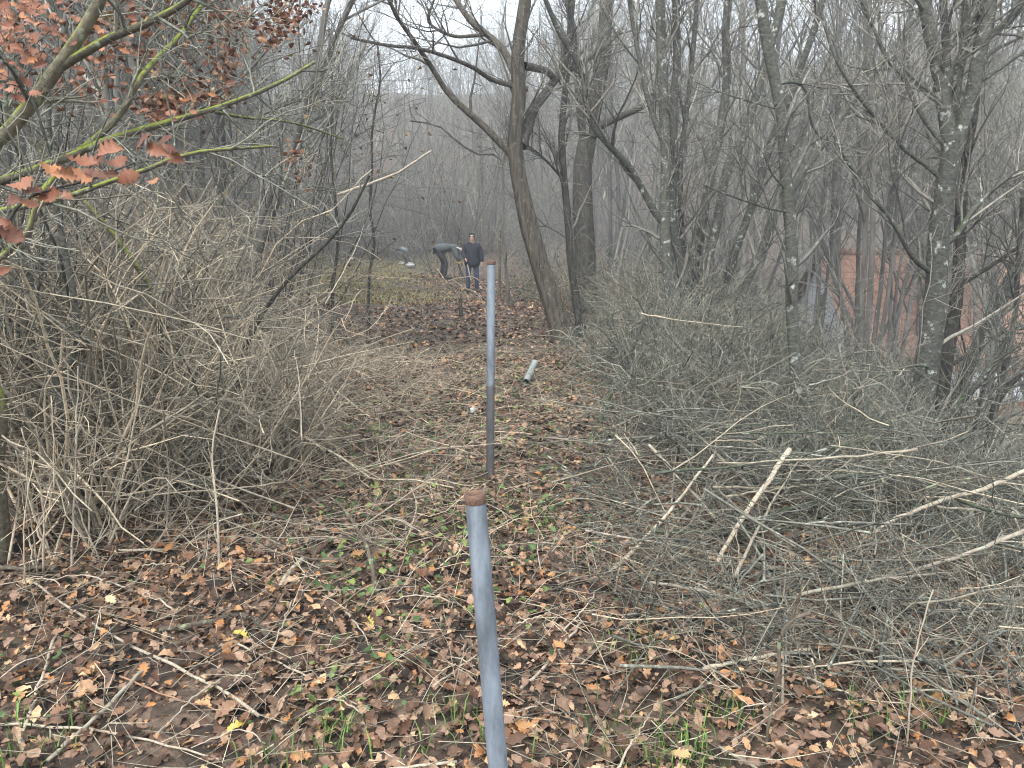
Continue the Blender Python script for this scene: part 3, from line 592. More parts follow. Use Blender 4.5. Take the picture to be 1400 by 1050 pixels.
sapling("grey lichened stem leaning left beside the left picture edge", [(84, 545, 4.0), (80, 528, 4.0), (64, 458, 4.0), (42, 390, 4.0), (27, 345, 4.0), (10, 280, 4.0)], 6.5, 4.5, M['bark_smooth'], M['twig_grey'], SL(12, 6, .8))
sapling("grey stem rising straight from the same foot as its leaning twin", [(86, 540, 4.0), (92, 510, 4.0), (104, 461, 4.0), (100, 400, 4.0), (84, 320, 4.0), (70, 230, 4.0), (66, 140, 4.0)], 5.5, 3, M['bark_smooth'], M['twig_grey'], SL(14, 6, .8))
sapling("thin wavy vine like sapling left of the misty gap", [(505, 372, 11), (512, 330, 11), (506, 290, 11), (509, 230, 11), (508, 190, 11), (513, 150, 11), (520, 110, 11), (516, 60, 11)], 2.2, 1.2, M['bark_dark'], M['twig_grey'], SL(14, 6, 1.2))
sapling("thin dark sapling standing at the clearing's left edge", [(455, 390, 11), (462, 330, 11), (458, 270, 11), (452, 200, 11), (455, 130, 11), (450, 40, 11)], 2.4, 1.3, M['bark_dark'], M['twig_grey'], SL(16, 6, 1.3))
sapling("pale young stem growing beside the near mossy stick", [(302, 845, 3.3), (300, 780, 3.3), (297, 700, 3.3), (290, 620, 3.35), (300, 560, 3.4)], 2.2, 1.1, M['stick'], M['twig_lichen'], SL(4, 2, .4))
sapling("cut off dark sapling stub in front of the two men", [(631, 447, 14.5), (630, 425, 14.5), (629, 408, 14.5)], 3, 2.4, M['bark_dark'], M['twig_grey'], SL(2, 1, .3))
stump = hero_tree("mossy_stump", "mossy grey stump cut by the left picture edge", "stump", [("trunk", [(-14, 640, 3.4), (-8, 600, 3.4), (-4, 565, 3.4), (-12, 530, 3.4)], 17, 12)], M['bark_moss'], M['twig_grey'], [], sides=16)

# ------------------------------------------------------------------ shrubs: a few kinds, then copies
def make_shrub(seed, n, h, spread, mat, stemmat, arch, name, label, cat, group, up=0.06, leafm=None, nleaf=0, n2=5, n3=3, thick=1.0):
    global rng
    keep = rng; rng = np.random.default_rng(seed)
    root = empty(name, (0, 0, 0)); tag(root, label, cat, group)
    a = U(0, 6.283, n); rad = U(0.02, 0.35, n) * spread
    p0 = np.stack([np.cos(a) * rad, np.sin(a) * rad, np.full(n, -0.05)], -1)
    a2 = a + rng.normal(0, 0.6, n); le = U(0.1, 1.0, n) * spread * 0.75
    d = np.stack([np.cos(a2) * le, np.sin(a2) * le, np.ones(n)], -1)
    S0, R0 = walk(p0, d, U(0.55, 1.2, n) * h, U(0.005, 0.011, n) * thick, 0.0026, 9, up, 0.13, arch)
    ns = min(n, 10)
    for k in range(ns): obj("stem", mesh_from("stem", [tubes(S0[k:k + 1], R0[k:k + 1], 6)], stemmat), root)
    tw = []
    if n > ns: tw.append(tubes(S0[ns:], R0[ns:], 5))
    A, RA = grow(S0, R0, n2, 0.12, 1, 30, 85, .25 * h, .6 * h, 6, 0.01, .17, .6, .0022, 0.06); tw.append(tubes(A, np.maximum(RA, .0022) * thick, 3))
    B, RB = grow(A, RA, n3, 0.1, 1, 30, 85, .08 * h, .28 * h, 4, 0.0, .2, .7, .0016); tw.append(tubes(B, np.maximum(RB, .0017) * thick, 3))
    obj("twigs", mesh_from("twigs", tw, mat), root, kind="stuff")
    if leafm:
        idx = rng.integers(0, len(B), nleaf); q = B[idx, -1]
        obj("foliage", mesh_from("foliage", scatter(far_shapes, q, U(.03, .06, nleaf), 1.0), leafm), root, kind="stuff")
    rng = keep
    return root
left_kinds = [make_shrub(101 + k, (22, 20, 20, 20, 18)[k], (2.1, 1.8, 2.6, 1.3, 1.6)[k], 1.0, M[('twig_pale', 'twig_pale', 'twig_grey', 'twig_pale', 'cane')[k]], M[('bark_smooth', 'stick', 'bark_smooth', 'stick', 'cane')[k]], (0.25, 0.5, 0.12, 0.7, 0.35)[k], "thicket_shrub", "leafless shrub", "shrub", "shrubs of the left thicket", n3=(3, 3, 3, 2, 1)[k], n2=(5, 5, 5, 4, 3)[k], thick=1.45) for k in range(5)]
LDESC = ("leafless grey twiggy shrub", "shrub of arching pale stems", "tall upright leafless grey shrub", "low bramble tangle of bowed dry stems", "clump of straw coloured dry canes")
right_kinds = [make_shrub(201 + k, (21, 21, 18, 18)[k], (1.6, 1.15, 2.4, 1.3)[k], 1.1, M[('twig_lichen', 'twig_lichen', 'twig_grey', 'twig_pale')[k]], M[('bark_smooth', 'bark_smooth', 'bark_smooth', 'stick')[k]], (0.3, 0.6, 0.1, 0.5)[k], "thicket_shrub", "leafless shrub", "shrub", "shrubs of the right slope", n3=(3, 3, 3, 2)[k], thick=1.35) for k in range(4)]
RDESC = ("grey green lichened shrub", "low tangled lichened shrub", "tall leafless grey shrub", "low shrub of bowed pale stems")
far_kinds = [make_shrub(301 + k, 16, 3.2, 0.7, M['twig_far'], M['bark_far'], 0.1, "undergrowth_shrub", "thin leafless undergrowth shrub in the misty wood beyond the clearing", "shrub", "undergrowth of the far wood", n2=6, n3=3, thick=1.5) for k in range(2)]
ivy_shrub = make_shrub(401, 16, 1.5, 1.0, M['twig_grey'], M['bark_smooth'], .2, "ivy_shrub", "green leafy shrub between the thin dark post and leaning tree", "shrub", None, leafm=M['ivy'], nleaf=700, n2=6, n3=3)
leaf_shrub = make_shrub(402, 12, 3.0, 0.9, M['twig_grey'], M['bark_dark'], .1, "leafy_shrub", "tall shrub holding dull purple brown leaves left of the misty gap", "shrub", "shrubs with a few dull leaves", leafm=M['dull_leaf'], nleaf=260, n2=6, n3=3)
used = set()
def in_sight(x, y):
    px = 700 + 1050 * x / y
    return (405 < px < 690 and 9 < y < 27) or (1035 < px < 1190 and 7 < y < 24 and rng.random() < .5)
def place(proto, x, y, s, rz=None, label=None, group=None, tilt=0.08, sink=0.0):
    loc = on_ground(x, y, -sink); rz = U(0, 6.283) if rz is None else rz
    tl = (rng.normal(0, tilt), rng.normal(0, tilt))
    if proto.name not in used:
        used.add(proto.name); proto.location = loc; proto.rotation_euler = (tl[0], tl[1], rz); proto.scale = (s,) * 3
        if label: proto["label"] = label
        return proto
    return dup(proto, loc, rz, s, tl, label, group)
def zone(y, edge, side):
    dep = "nearest" if y < 5.5 else "beside second post" if y < 8 else "near leaning tree" if y < 13 else "towards far clearing"
    row = "edging the path" if edge < .8 else "deeper in" if edge < 2.2 else "far back"
    return f"{row} {side}, {dep}"
for k in range(96):
    y = U(3.7, 13) if k < 76 else U(12, 22)
    x = path_left(y) - 0.3 - abs(rng.normal(0, 1)) * (0.27 * y)
    if x < -0.78 * y - 1.2: x = path_left(y) - U(0.3, 1.5)
    if in_sight(x, y): continue
    kind = int(rng.choice([0, 1, 2, 3, 4], p=[.22, .24, .13, .19, .22])); e = path_left(y) - x
    if e < .9 and kind == 2: kind = 3
    place(left_kinds[kind], x, y, U(.7, 1.15) * (.5 if e < 1.3 and y > 6 else .75 if e < .8 else 1), label=LDESC[kind] + " " + zone(y, e, "on the left"))
for k in range(118):
    y = U(4.2, 13) if k < 98 else U(12, 22)
    x = path_right(y) - 0.15 + abs(rng.normal(0, 1)) * (0.26 * y)
    if x > 0.78 * y + 1.2: x = path_right(y) + U(0.2, 1.5)
    if in_sight(x, y): continue
    kind = int(rng.choice([0, 1, 2, 3], p=[.34, .36, .12, .18])); e = x - path_right(y)
    if (e < .8 or y < 8) and kind == 2: kind = 1
    place(right_kinds[kind], x, y, U(.5, .75) if y < 5.5 else U(.65, 1.0) if y < 14 else U(.7, 1.1), label=RDESC[kind] + " " + zone(y, e, "on the right"))
for k, pr in enumerate(left_kinds):
    if pr.name not in used: place(pr, -3.4 - .3 * k, 6.2 + .4 * k, .9, label=LDESC[k] + " farthest back in the left thicket")
for k, pr in enumerate(right_kinds):
    if pr.name not in used: place(pr, 5.2 + .3 * k, 10.5 + .5 * k, .8, label=RDESC[k] + " farthest down the right slope")
c = G(715, 412); place(ivy_shrub, c[0], c[1], .8, label="green leafy shrub between the thin dark post and leaning tree")
c = P(820, 360, 14); place(ivy_shrub, c[0], c[1], 1.0, label="green leafy shrub at the foot of the dark ivy trunk")
c = P(760, 380, 17); place(ivy_shrub, c[0], c[1], 1.0, label="green leafy shrub seen just right of the leaning trunk")
for px, d, s in ((395, 13, 1.4), (380, 10, 1.25), (610, 27, 1.5), (640, 29, 1.5), (350, 9, 1.3)):
    q = P(px, 330, d); place(leaf_shrub, q[0], q[1], s, label="tall shrub with sparse dull leaves behind the standing man" if d > 20 else None)

# ------------------------------------------------------------------ woodland trees: kinds, then copies
def make_tree(seed, h, stems, lean, mat, twm, label, group, n1=16, n2=6, n3=4, name="bare_tree", wob=.1):
    global rng
    keep = rng; rng = np.random.default_rng(seed)
    root = empty(name, (0, 0, 0)); tag(root, label, "tree", group)
    a = U(0, 6.283, stems); p0 = np.stack([np.cos(a) * .12 * (stems > 1), np.sin(a) * .12 * (stems > 1), np.full(stems, -.15)], -1)
    d = np.stack([np.cos(a) * lean, np.sin(a) * lean, np.ones(stems)], -1)
    r0 = U(0.05, 0.085, stems) * (1.25 if stems == 1 else 0.8)
    S0, R0 = walk(p0, d, U(.8, 1.05, stems) * h, r0, 0.012, 14, 0.03, wob)
    R0[:, 0] *= 1.35
    for k in range(stems): obj("trunk", mesh_from("trunk", [tubes(S0[k:k + 1], R0[k:k + 1], 8)], mat), root)
    tw = []
    A, RA = grow(S0, R0, n1, .22, 1, 20, 55, .12 * h, .3 * h, 8, .07, .11, .5, .003); tw.append(tubes(A, RA, 4))
    B, RB = grow(A, RA, n2, .12, 1, 22, 60, .05 * h, .14 * h, 5, .06, .15, .55, .002); tw.append(tubes(B, np.maximum(RB, .002), 3))
    C, RC = grow(B, RB, n3, .1, 1, 22, 60, .02 * h, .06 * h, 4, .04, .18, .6, .0016); tw.append(tubes(C, np.maximum(RC, .0022), 3))
    obj("crown", mesh_from("crown", tw, twm), root)
    rng = keep
    return root
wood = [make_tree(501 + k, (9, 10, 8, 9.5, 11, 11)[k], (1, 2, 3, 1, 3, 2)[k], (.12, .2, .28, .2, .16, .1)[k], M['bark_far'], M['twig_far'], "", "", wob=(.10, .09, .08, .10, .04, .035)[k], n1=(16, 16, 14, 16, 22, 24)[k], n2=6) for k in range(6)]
def across(x, y):
    px = 700 + 1050 * x / y
    for lim, t in ((90, "at the left picture edge"), (260, "behind the mossy oak's boughs"), (430, "left of the clearing"), (560, "left of the bent man"), (670, "behind the two men"), (770, "behind the leaning tree"), (900, "right of the stout dark trunk"), (1050, "behind the fanning stem clump"), (1180, "beyond the slender bowing trunk"), (1310, "beyond the big forked trunk")):
        if px < lim: return t
    return "at the right picture edge"
def wood_tree(k, x, y, s, label, group, tilt=.05):
    o = place(wood[k], x, y, s, tilt=tilt); o["label"] = ("single-stemmed ", "twin-stemmed ", "three-stemmed ", "slanting ", "straight three-stemmed ", "straight twin-stemmed ")[k] + label + " " + across(x, y); o["group"] = group
    return o
# far wood beyond the clearing, lower in the misty gap
cnt = 0
while cnt < 285:
    y = U(29, 72) if cnt < 210 else U(60, 100); x = U(-.82, .82) * y
    if -10 < x < 1.5 and y < 36: continue
    px = 700 + 1050 * x / y
    if px > 1020 and y < 46 or px > 860 and rng.random() < .4: continue
    lim = P(px, 62 + U(0, 95), y)[2] - float(H(x, y)) if 470 < px < 690 else 99
    s = min(U(1.0, 1.65), lim / 10.0)
    if s < .35: s = U(.35, .5)
    wood_tree(int(rng.integers(0, 6)), x, y, s, ("near " if y < 42 else "far ") + "misty bare tree", "trees of the misty far wood"); cnt += 1
for k in range(165):
    y = U(29, 60); x = U(-.8, .62) * y if k < 130 else U(-.16, .10) * y
    if -9 < x < .6 and y < 33: y += 8
    place(far_kinds[k % 2], x, y, U(.8, 1.3), label=("near" if y < 38 else "far") + " misty leafless undergrowth shrub " + across(x, y))
# middle-distance wood, left and right
for k in range(44):
    y = U(8, 27); x = path_left(y) - 1.0 - U(0, 1) ** 1.3 * .42 * y
    if in_sight(x, y): continue
    wood_tree(int(rng.integers(0, 6)), x, y, U(.75, 1.2), "bare grey tree, " + ("close" if y < 14 else "farther") + ",", "trees behind the left thicket", .09)
for k in range(36):
    y = U(9.5, 34); x = path_right(y) + .6 + U(0, 1) * .62 * y
    if in_sight(x, y): continue
    wood_tree(int(rng.choice([1, 2, 4, 4, 5, 5])), x, y, U(.85, 1.45), "bare tree on the slope, " + ("close" if y < 16 else "farther") + ",", "trees of the right slope", .16)
# the wooded hill: beyond telling apart
n = 1300; y = U(76, 122, n); x = U(-.72, .72, n) * y
p0 = np.stack([x, y, H(x, y) - .2], -1); hh = U(5, 9, n)
S0, R0 = walk(p0, np.tile([0, 0, 1.0], (n, 1)) + rng.normal(0, .16, (n, 3)), hh, U(.04, .10, n), .015, 6, .02, .14)
A, RA = grow(S0, R0, 8, .25, 1, 20, 55, 1.2, 3.2, 4, .06, .1, .5, .012); B, RB = grow(A, RA, 1, .2, 1, 25, 60, .6, 1.6, 3, .05, .1, .6, .01)
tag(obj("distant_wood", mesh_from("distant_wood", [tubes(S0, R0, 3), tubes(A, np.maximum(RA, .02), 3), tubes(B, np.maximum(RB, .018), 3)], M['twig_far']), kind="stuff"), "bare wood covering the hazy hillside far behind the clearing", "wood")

# ------------------------------------------------------------------ brushwood on the right, cane tangle on the left
def brush(n, xr, yr, zfun, lmin, lmax, rmin, rmax, tilt, side, mat, name, label, cat):
    y = U(*yr, n); x = xr(y, n); z = H(x, y) + zfun(x, y, n)
    a = U(0, 6.283, n); d = np.stack([np.cos(a), np.sin(a), rng.normal(0, tilt, n)], -1)
    L = U(0, 1, n) ** 1.6 * (lmax - lmin) + lmin
    A, RA = walk(np.stack([x, y, z], -1) - unit(d) * (L / 2)[:, None], d, L, U(rmin, rmax, n), .0012, 7, 0.0, .13, .06)
    tw = [tubes(A, np.maximum(RA, .0014), 4)]
    if side:
        B, RB = grow(A, RA, side, .15, 1, 25, 70, .12, .45, 5, 0.0, .18, .6, .0011); tw.append(tubes(B, np.maximum(RB, .0012), 3))
        C, RC = grow(B, RB, 3, .1, 1, 25, 70, .05, .2, 4, 0.0, .2, .6, .001); tw.append(tubes(C, np.maximum(RC, .001), 3))
    o = obj(name, mesh_from(name, tw, mat), kind="stuff"); tag(o, label, cat)
    return o
def heap_x(y, n):
    lo = np.interp(y, [2.4, 2.8, 3.2, 4.5, 6], [1.1, .65, .45, .5, .75]); hi = .74 * y + .2
    return lo + (hi - lo) * U(0, 1, n)
def heap_z(x, y, n):
    return np.abs(rng.normal(0, .24, n)) * np.interp(y, [2.6, 3.2, 4.2, 5.6], [.12, .5, 1.15, 1.0]) * np.clip((x - .2) / .9, .25, 1) + .02
brush(480, heap_x, (2.5, 5.4), heap_z, .3, 1.7, .003, .009, .2, 6, M['twig_lichen'], "brushwood", "tangled heap of lichened cut brushwood filling the lower right", "brushwood")
brush(330, heap_x, (2.45, 5.4), heap_z, .3, 1.3, .002, .006, .25, 3, M['twig_pale'], "brushwood", "pale dry twigs mixed through the lower right brush heap", "brushwood")
brush(260, lambda y, n: path_right(y) + .1 + 4.0 * U(0, 1, n), (5.4, 10), lambda x, y, n: U(.05, .9, n), .4, 1.8, .003, .007, .4, 5, M['twig_lichen'], "brushwood", "tangle of fine grey twigs over the slope behind the heap", "brushwood")
brush(330, lambda y, n: path_left(y) + .25 - 2.8 * U(0, 1, n) ** 1.2, (3.7, 9), lambda x, y, n: np.abs(rng.normal(.1, .35, n)), .4, 2.0, .003, .007, .45, 4, M['twig_pale'], "brushwood", "tangle of dry grey twigs between the left thicket stems", "brushwood")
brush(190, lambda y, n: path_left(y) - .2 - 2.6 * U(0, 1, n), (3.7, 8), lambda x, y, n: U(.2, 1.7, n), .5, 1.8, .003, .007, .6, 4, M['twig_pale'], "brushwood", "pale dead twigs hung up in the left thicket at head height", "brushwood")
brush(240, lambda y, n: path_left(y) + 1.1 - 1.8 * U(0, 1, n), (3.5, 9), lambda x, y, n: np.abs(rng.normal(.03, .09, n)), .3, 1.3, .002, .005, .15, 4, M['cane'], "brushwood", "loose pale twigs lying along the left edge of the path", "brushwood")
def stick(name, label, pts, r0, r1, mat, side=0, cat="branch", group=None, S=8):
    q = catmull(pts, 14); b = q[0].copy(); q = q - b
    t = np.linspace(0, 1, 14); R = (r0 * (1 - t) + r1 * t) * (1 + rng.normal(0, .05, 14))
    q[1:-1] += rng.normal(0, .0025, (12, 3))
    parts = [tubes(q[None], R[None], S, cap=True)]
    if side:
        A, RA = grow(q[None], R[None], side, .2, .95, 25, 60, .08, .35, 5, 0.0, .15, .5, .001); parts.append(tubes(A, np.maximum(RA, .0012), 4))
        B, RB = grow(A, RA, 3, .2, 1, 25, 60, .04, .15, 4, 0, .18, .6, .001); parts.append(tubes(B, np.maximum(RB, .001), 3))
    o = obj(name, mesh_from(name, parts, mat), loc=b); tag(o, label, cat, group)
    return o
def gpts(*pp, up=.03): return [G(x, y) + np.array([0, 0, up]) for x, y in pp]
GS = 1 / 1050
# near ground sticks, one by one
for lab, pts, r0, r1, mat, sd_ in (
    ("straight tan stick lying on the leaves near the lower left corner", gpts((80, 866), (55, 950), (28, 1030)), .006, .005, 'stick', 0),
    ("pale stick slanting to the bottom edge, lower left", gpts((205, 918), (140, 985), (66, 1052)), .007, .006, 'stick', 0),
    ("long grey stick crossing the leaves from left to lower middle", gpts((40, 800), (165, 885), (250, 925), (310, 957), (355, 990)), .005, .006, 'stick', 3),
    ("thin tan stick lying right of the long grey stick", gpts((318, 887), (420, 935), (505, 983)), .004, .003, 'stick', 2),
    ("reddish thin stick lying along the lower left leaves", gpts((165, 935), (240, 965), (320, 990)), .0035, .002, 'stick_red', 0),
    ("thin bent grey stick along the lower left corner", gpts((-20, 1000), (80, 1005), (150, 1012), (230, 1030), (300, 1050)), .005, .003, 'stick', 4),
    ("pale broken stick pointing up the path, left of the near post", gpts((414, 772), (395, 792), (380, 815)), .012, .010, 'stick', 0),
    ("mossy dark forked stick lying in the leaves left of the near post", gpts((220, 870), (268, 864), (318, 852), (345, 855), (368, 878)), .012, .016, 'stick_dark', 2),
    ("mossy bent branch stub standing in leaves beside the ivy patch", [G(518, 828), G(505, 790) + [0, 0, .12], G(488, 760) + [0, 0, .16], G(462, 735) + [0, 0, .2]], .010, .008, 'stick_dark', 2),
    ("thin stick crossing just left of the near post", gpts((350, 1045), (420, 1000), (470, 970)), .003, .002, 'stick', 2),
    ("dry stick between the two lower sticks", gpts((400, 830), (385, 870), (370, 905)), .004, .003, 'stick', 0),
    ("long pale cane lying across the leaves below the left thicket", gpts((150, 760), (230, 758), (300, 735), (350, 722)), .007, .005, 'cane', 0),
    ("dark thick stick at the left edge below the thicket", gpts((-10, 784), (40, 785), (76, 786)), .012, .010, 'stick_dark', 0),
    ("thin reddish cane lying across the path behind the near post", [P(555, 590, 5.6), P(620, 612, 5.4), P(690, 634, 5.2), P(760, 650, 5.1), P(835, 654, 5.0)], .004, .003, 'cane', 0),
    ("dry forked stem rising beside the leaning tree's foot", [G(742, 548), P(735, 525, 7.8), P(728, 505, 7.8)], .006, .003, 'cane', 2),
    ("cut stump of thin shoots with pale faces left of the near post", [G(513, 1005), P(511, 985, 2.45), P(512, 972, 2.45)], .010, .010, 'stick_dark', 0),
):
    stick("fallen_stick" if 'stump' not in lab and 'stub' not in lab and 'stem' not in lab else "cut_shoot", lab, pts, r0, r1, M[mat], sd_, "stick")
# brush heap branches, one by one
for lab, pts, r0, r1, mat, sd_ in (
    ("pale straight cut branch leaning up right at the heap's left end", [P(832, 808, 3.9), P(905, 712, 4.2), P(975, 622, 4.5)], .011, .006, 'stick', 2),
    ("pale branch crossing the leaning one, sloping down right", [P(887, 608, 4.6), P(940, 665, 4.4), P(996, 730, 4.2)], .008, .009, 'stick', 1),
    ("thick pale cut branch standing up out of the heap's middle", [P(964, 815, 3.8), P(1000, 732, 4.0), P(1040, 672, 4.15), P(1080, 614, 4.3)], .010, .014, 'stick', 0),
    ("thick olive grey bough curving over the heap's middle", [P(940, 790, 4.1), P(1005, 742, 4.2), P(1045, 710, 4.3), P(1090, 692, 4.4), P(1140, 688, 4.5), P(1190, 672, 4.6)], .012, .018, 'bark_smooth', 4),
    ("very long pale branch running across the whole heap", [P(800, 725, 4.1), P(900, 742, 4.05), P(1000, 762, 4.0), P(1080, 782, 3.9), P(1155, 803, 3.8), P(1230, 830, 3.7), P(1308, 861, 3.6)], .005, .010, 'stick', 5),
    ("pale branch with pointed end in front of the heap", [P(888, 796, 3.7), P(950, 806, 3.6), P(1010, 820, 3.55), P(1080, 846, 3.5)], .007, .010, 'stick', 2),
    ("thick pale bare branch at the right end of the heap", [P(1195, 728, 3.9), P(1240, 703, 4.0), P(1290, 684, 4.1), P(1345, 668, 4.2), P(1410, 640, 4.3)], .009, .012, 'stick', 1),
    ("tan branch rising to the right picture edge over the heap", [P(1130, 805, 3.6), P(1200, 792, 3.6), P(1285, 770, 3.6), P(1345, 748, 3.6), P(1410, 722, 3.6)], .006, .010, 'stick', 3),
    ("long low stick along the foot of the heap", [P(780, 945, 2.95), P(850, 926, 3.05), P(950, 888, 3.2), P(1050, 850, 3.4)], .005, .009, 'stick', 2),
    ("pale stick lying lower at the heap's foot", gpts((960, 935), (1030, 920), (1105, 908), up=.06), .008, .007, 'stick', 1),
    ("dark stick running right from the heap's front", [P(920, 840, 3.5), P(980, 852, 3.5), P(1040, 848, 3.5), P(1120, 838, 3.5)], .007, .005, 'stick_dark', 2),
    ("reddish twig arching over the leaves in the lower right corner", [P(1325, 990, 2.4), P(1340, 972, 2.4), P(1370, 962, 2.4), P(1410, 950, 2.4)], .003, .002, 'stick_red', 1),
    ("thin red brown stick lying along the foot of the brush", [P(850, 845, 3.4), P(930, 868, 3.3), P(1000, 878, 3.2), P(1060, 872, 3.2)], .005, .004, 'stick_red', 1),
    ("curved cane arching down onto the leaves left of the heap", [P(700, 905, 3.0), P(712, 868, 3.1), P(735, 850, 3.2), P(800, 846, 3.3), P(850, 850, 3.4)], .003, .003, 'cane', 0),
    ("two foot long stick pointing at the near post's middle", gpts((795, 862), (770, 895), (735, 935), (712, 955), up=.04), .006, .006, 'stick', 1),
    ("long thin stick parallel to the near post on its right", gpts((790, 1000), (752, 975), (705, 985), up=.03), .003, .003, 'stick', 1),
    ("hooked dead stem standing up in the right foreground", [P(1042, 1070, 2.2), P(1052, 985, 2.2), P(1064, 912, 2.2), P(1068, 872, 2.2), P(1080, 848, 2.2), P(1108, 838, 2.2)], .005, .006, 'stick_dark', 5),
    ("feathery pale seed stalk standing in the lower right foreground", [P(1238, 1070, 2.2), P(1243, 980, 2.2), P(1250, 900, 2.2), P(1262, 850, 2.2), P(1276, 806, 2.2)], .0035, .0022, 'cane', 8),
    ("straw coloured stalk leaning in front of the heap", [P(1110, 900, 2.6), P(1120, 950, 2.5), P(1140, 1015, 2.4)], .005, .004, 'cane', 1),
    ("second straw stalk beside the hooked stem", [P(1105, 880, 2.7), P(1135, 940, 2.6), P(1185, 1050, 2.4)], .003, .003, 'cane', 1),
    ("short straw stub standing under the hooked stem", [P(1104, 935, 2.6), P(1100, 955, 2.6), P(1096, 978, 2.6)], .005, .004, 'cane', 0),
    ("thin pale twig arching across the right thicket in midair", [P(876, 428, 6.5), P(930, 438, 6.4), P(1015, 447, 6.4)], .005, .003, 'cane', 0),
    ("arching thin cane above the heap's left end", [P(830, 700, 4.9), P(880, 640, 4.9), P(950, 590, 4.9), P(1020, 572, 4.9), P(1080, 578, 4.9)], .004, .003, 'cane', 2),
    ("long green grey bramble cane arching over the heap to the right", [P(900, 720, 4.4), P(960, 682, 4.4), P(1060, 660, 4.4), P(1150, 655, 4.4), P(1290, 648, 4.4), P(1410, 622, 4.4)], .004, .003, 'twig_lichen', 4),
    ("thick grey lichened pole leaning against the slope thicket", [G(805, 612), P(838, 530, 7.0), P(868, 470, 7.0), P(885, 420, 7.0)], .028, .020, 'bark_smooth', 1),
    ("second shorter lichened pole below the leaning pole", [G(800, 672), P(830, 628, 5.7), P(855, 590, 5.9), P(880, 560, 6.1)], .028, .018, 'bark_smooth', 2),
    ("thin pale stick lying across the path right of the second post", [P(700, 642, 5.2), P(750, 650, 5.1), P(838, 654, 5.0)], .005, .004, 'stick', 0),
    ("pale broken branch hanging in the misty gap", [P(462, 266, 8), P(500, 253, 8), P(545, 235, 8), P(590, 206, 8)], .014, .010, 'stick', 1),
    ("pale arched dead branch lying before the two men", [G(588, 388), P(598, 366, 13.5), P(607, 368, 13.5), P(612, 388, 13.5)], .009, .006, 'cane', 1),
    ("pale bowed branch arching in front of the standing man", [P(612, 385, 13), P(628, 380, 13), P(648, 379, 13), P(662, 392, 13), P(672, 412, 13)], .010, .007, 'cane', 2),
    ("pale straight branch sloping down before the standing man", [P(618, 382, 13.2), P(634, 393, 13.2), P(652, 402, 13.2), P(664, 420, 13.2)], .009, .007, 'cane', 1),
):
    if 3.4 < np.mean([q_[1] for q_ in pts]) < 4.7: pts = [np.array([0, 0, CAM_H]) + (q_ - np.array([0, 0, CAM_H])) * ((q_[1] - .45) / q_[1]) for q_ in pts]; pts[0][2] = max(pts[0][2], float(H(pts[0][0], pts[0][1])))
    stick("cut_branch", lab, pts, r0, r1, M[mat], sd_, "branch", None)
# left canes standing and leaning: countable, alike
LC = ((30, 792, 0, 650), (48, 790, 22, 600), (62, 786, 40, 575), (78, 778, 62, 560), (90, 772, 84, 590), (104, 770, 130, 530), (118, 764, 152, 512), (132, 760, 128, 560), (20, 770, -5, 580), (70, 782, 92, 600), (140, 752, 170, 575),
      (90, 760, 108, 600), (55, 770, 66, 620), (212, 752, 335, 612), (225, 745, 268, 560), (180, 740, 232, 600), (260, 735, 245, 590), (40, 780, 28, 640), (160, 750, 140, 600), (115, 775, 180, 640))
for k, (x0, y0, x1, y1) in enumerate(LC):
    b = G(x0 + rng.normal(0, 14), y0 + rng.normal(0, 10)); t = P(x1 + rng.normal(0, 25), y1 + rng.normal(0, 35), b[1] + U(-.2, .5)); mid = (b + t) / 2 + rng.normal(0, .035, 3)
    stick("dry_cane", "pale dry cane standing in the cluster at the left picture edge" if x0 < 170 else "pale dry cane leaning right in the left thicket's front", [b, mid, t], U(.003, .007), .002, M[('cane', 'twig_pale', 'stick')[k % 3]], (3, 0, 2, 1)[k % 4], "cane", "dry canes of the left thicket")
for k in range(26):
    x0 = U(300, 400); y0 = U(540, 610) ; s = U(-70, -25)
    b = P(x0 + 40, y0, 5.0 + U(-.2, .2)); t = P(x0 + s, y0 - U(110, 190), 5.3 + U(-.2, .3))
    stick("dry_cane", "pale dry cane in the slanting bundle inside the left thicket", [b, (b + t) / 2 + rng.normal(0, .03, 3), t], U(.003, .006), .003, M['cane'], int(k % 4 == 0), "cane", "slanting cane bundle")
for k in range(110):
    y = U(3.7, 8.5); x = path_left(y) + U(-1.8, .35); a = U(0, 6.28); L = U(.5, 2.0); d = np.array([math.cos(a), math.sin(a), U(-.1, .7)]); b = on_ground(x, y, U(.02, .25) if k % 2 else U(.2, .9))
    if (b + d * L)[0] > path_left(y) + .35: d[0] = -abs(d[0]); b[0] -= .2
    stick("dry_cane", ("short" if L < .9 else "long" if L < 1.5 else "very long") + (" pale dry cane" if k % 3 else " dead forked stick") + (" lying low" if d[2] < .2 else " sticking up") + " in the left thicket, " + ("near the viewer" if y < 5 else "beside second post" if y < 7 else "farther on"), [b, b + d * L * .5 + rng.normal(0, .05, 3) + [0, 0, .06], b + d * L], U(.003, .006), .002, M['cane'] if k % 3 else M['stick'], int(k % 3 == 0) * 3, "cane", "loose canes of the left thicket")
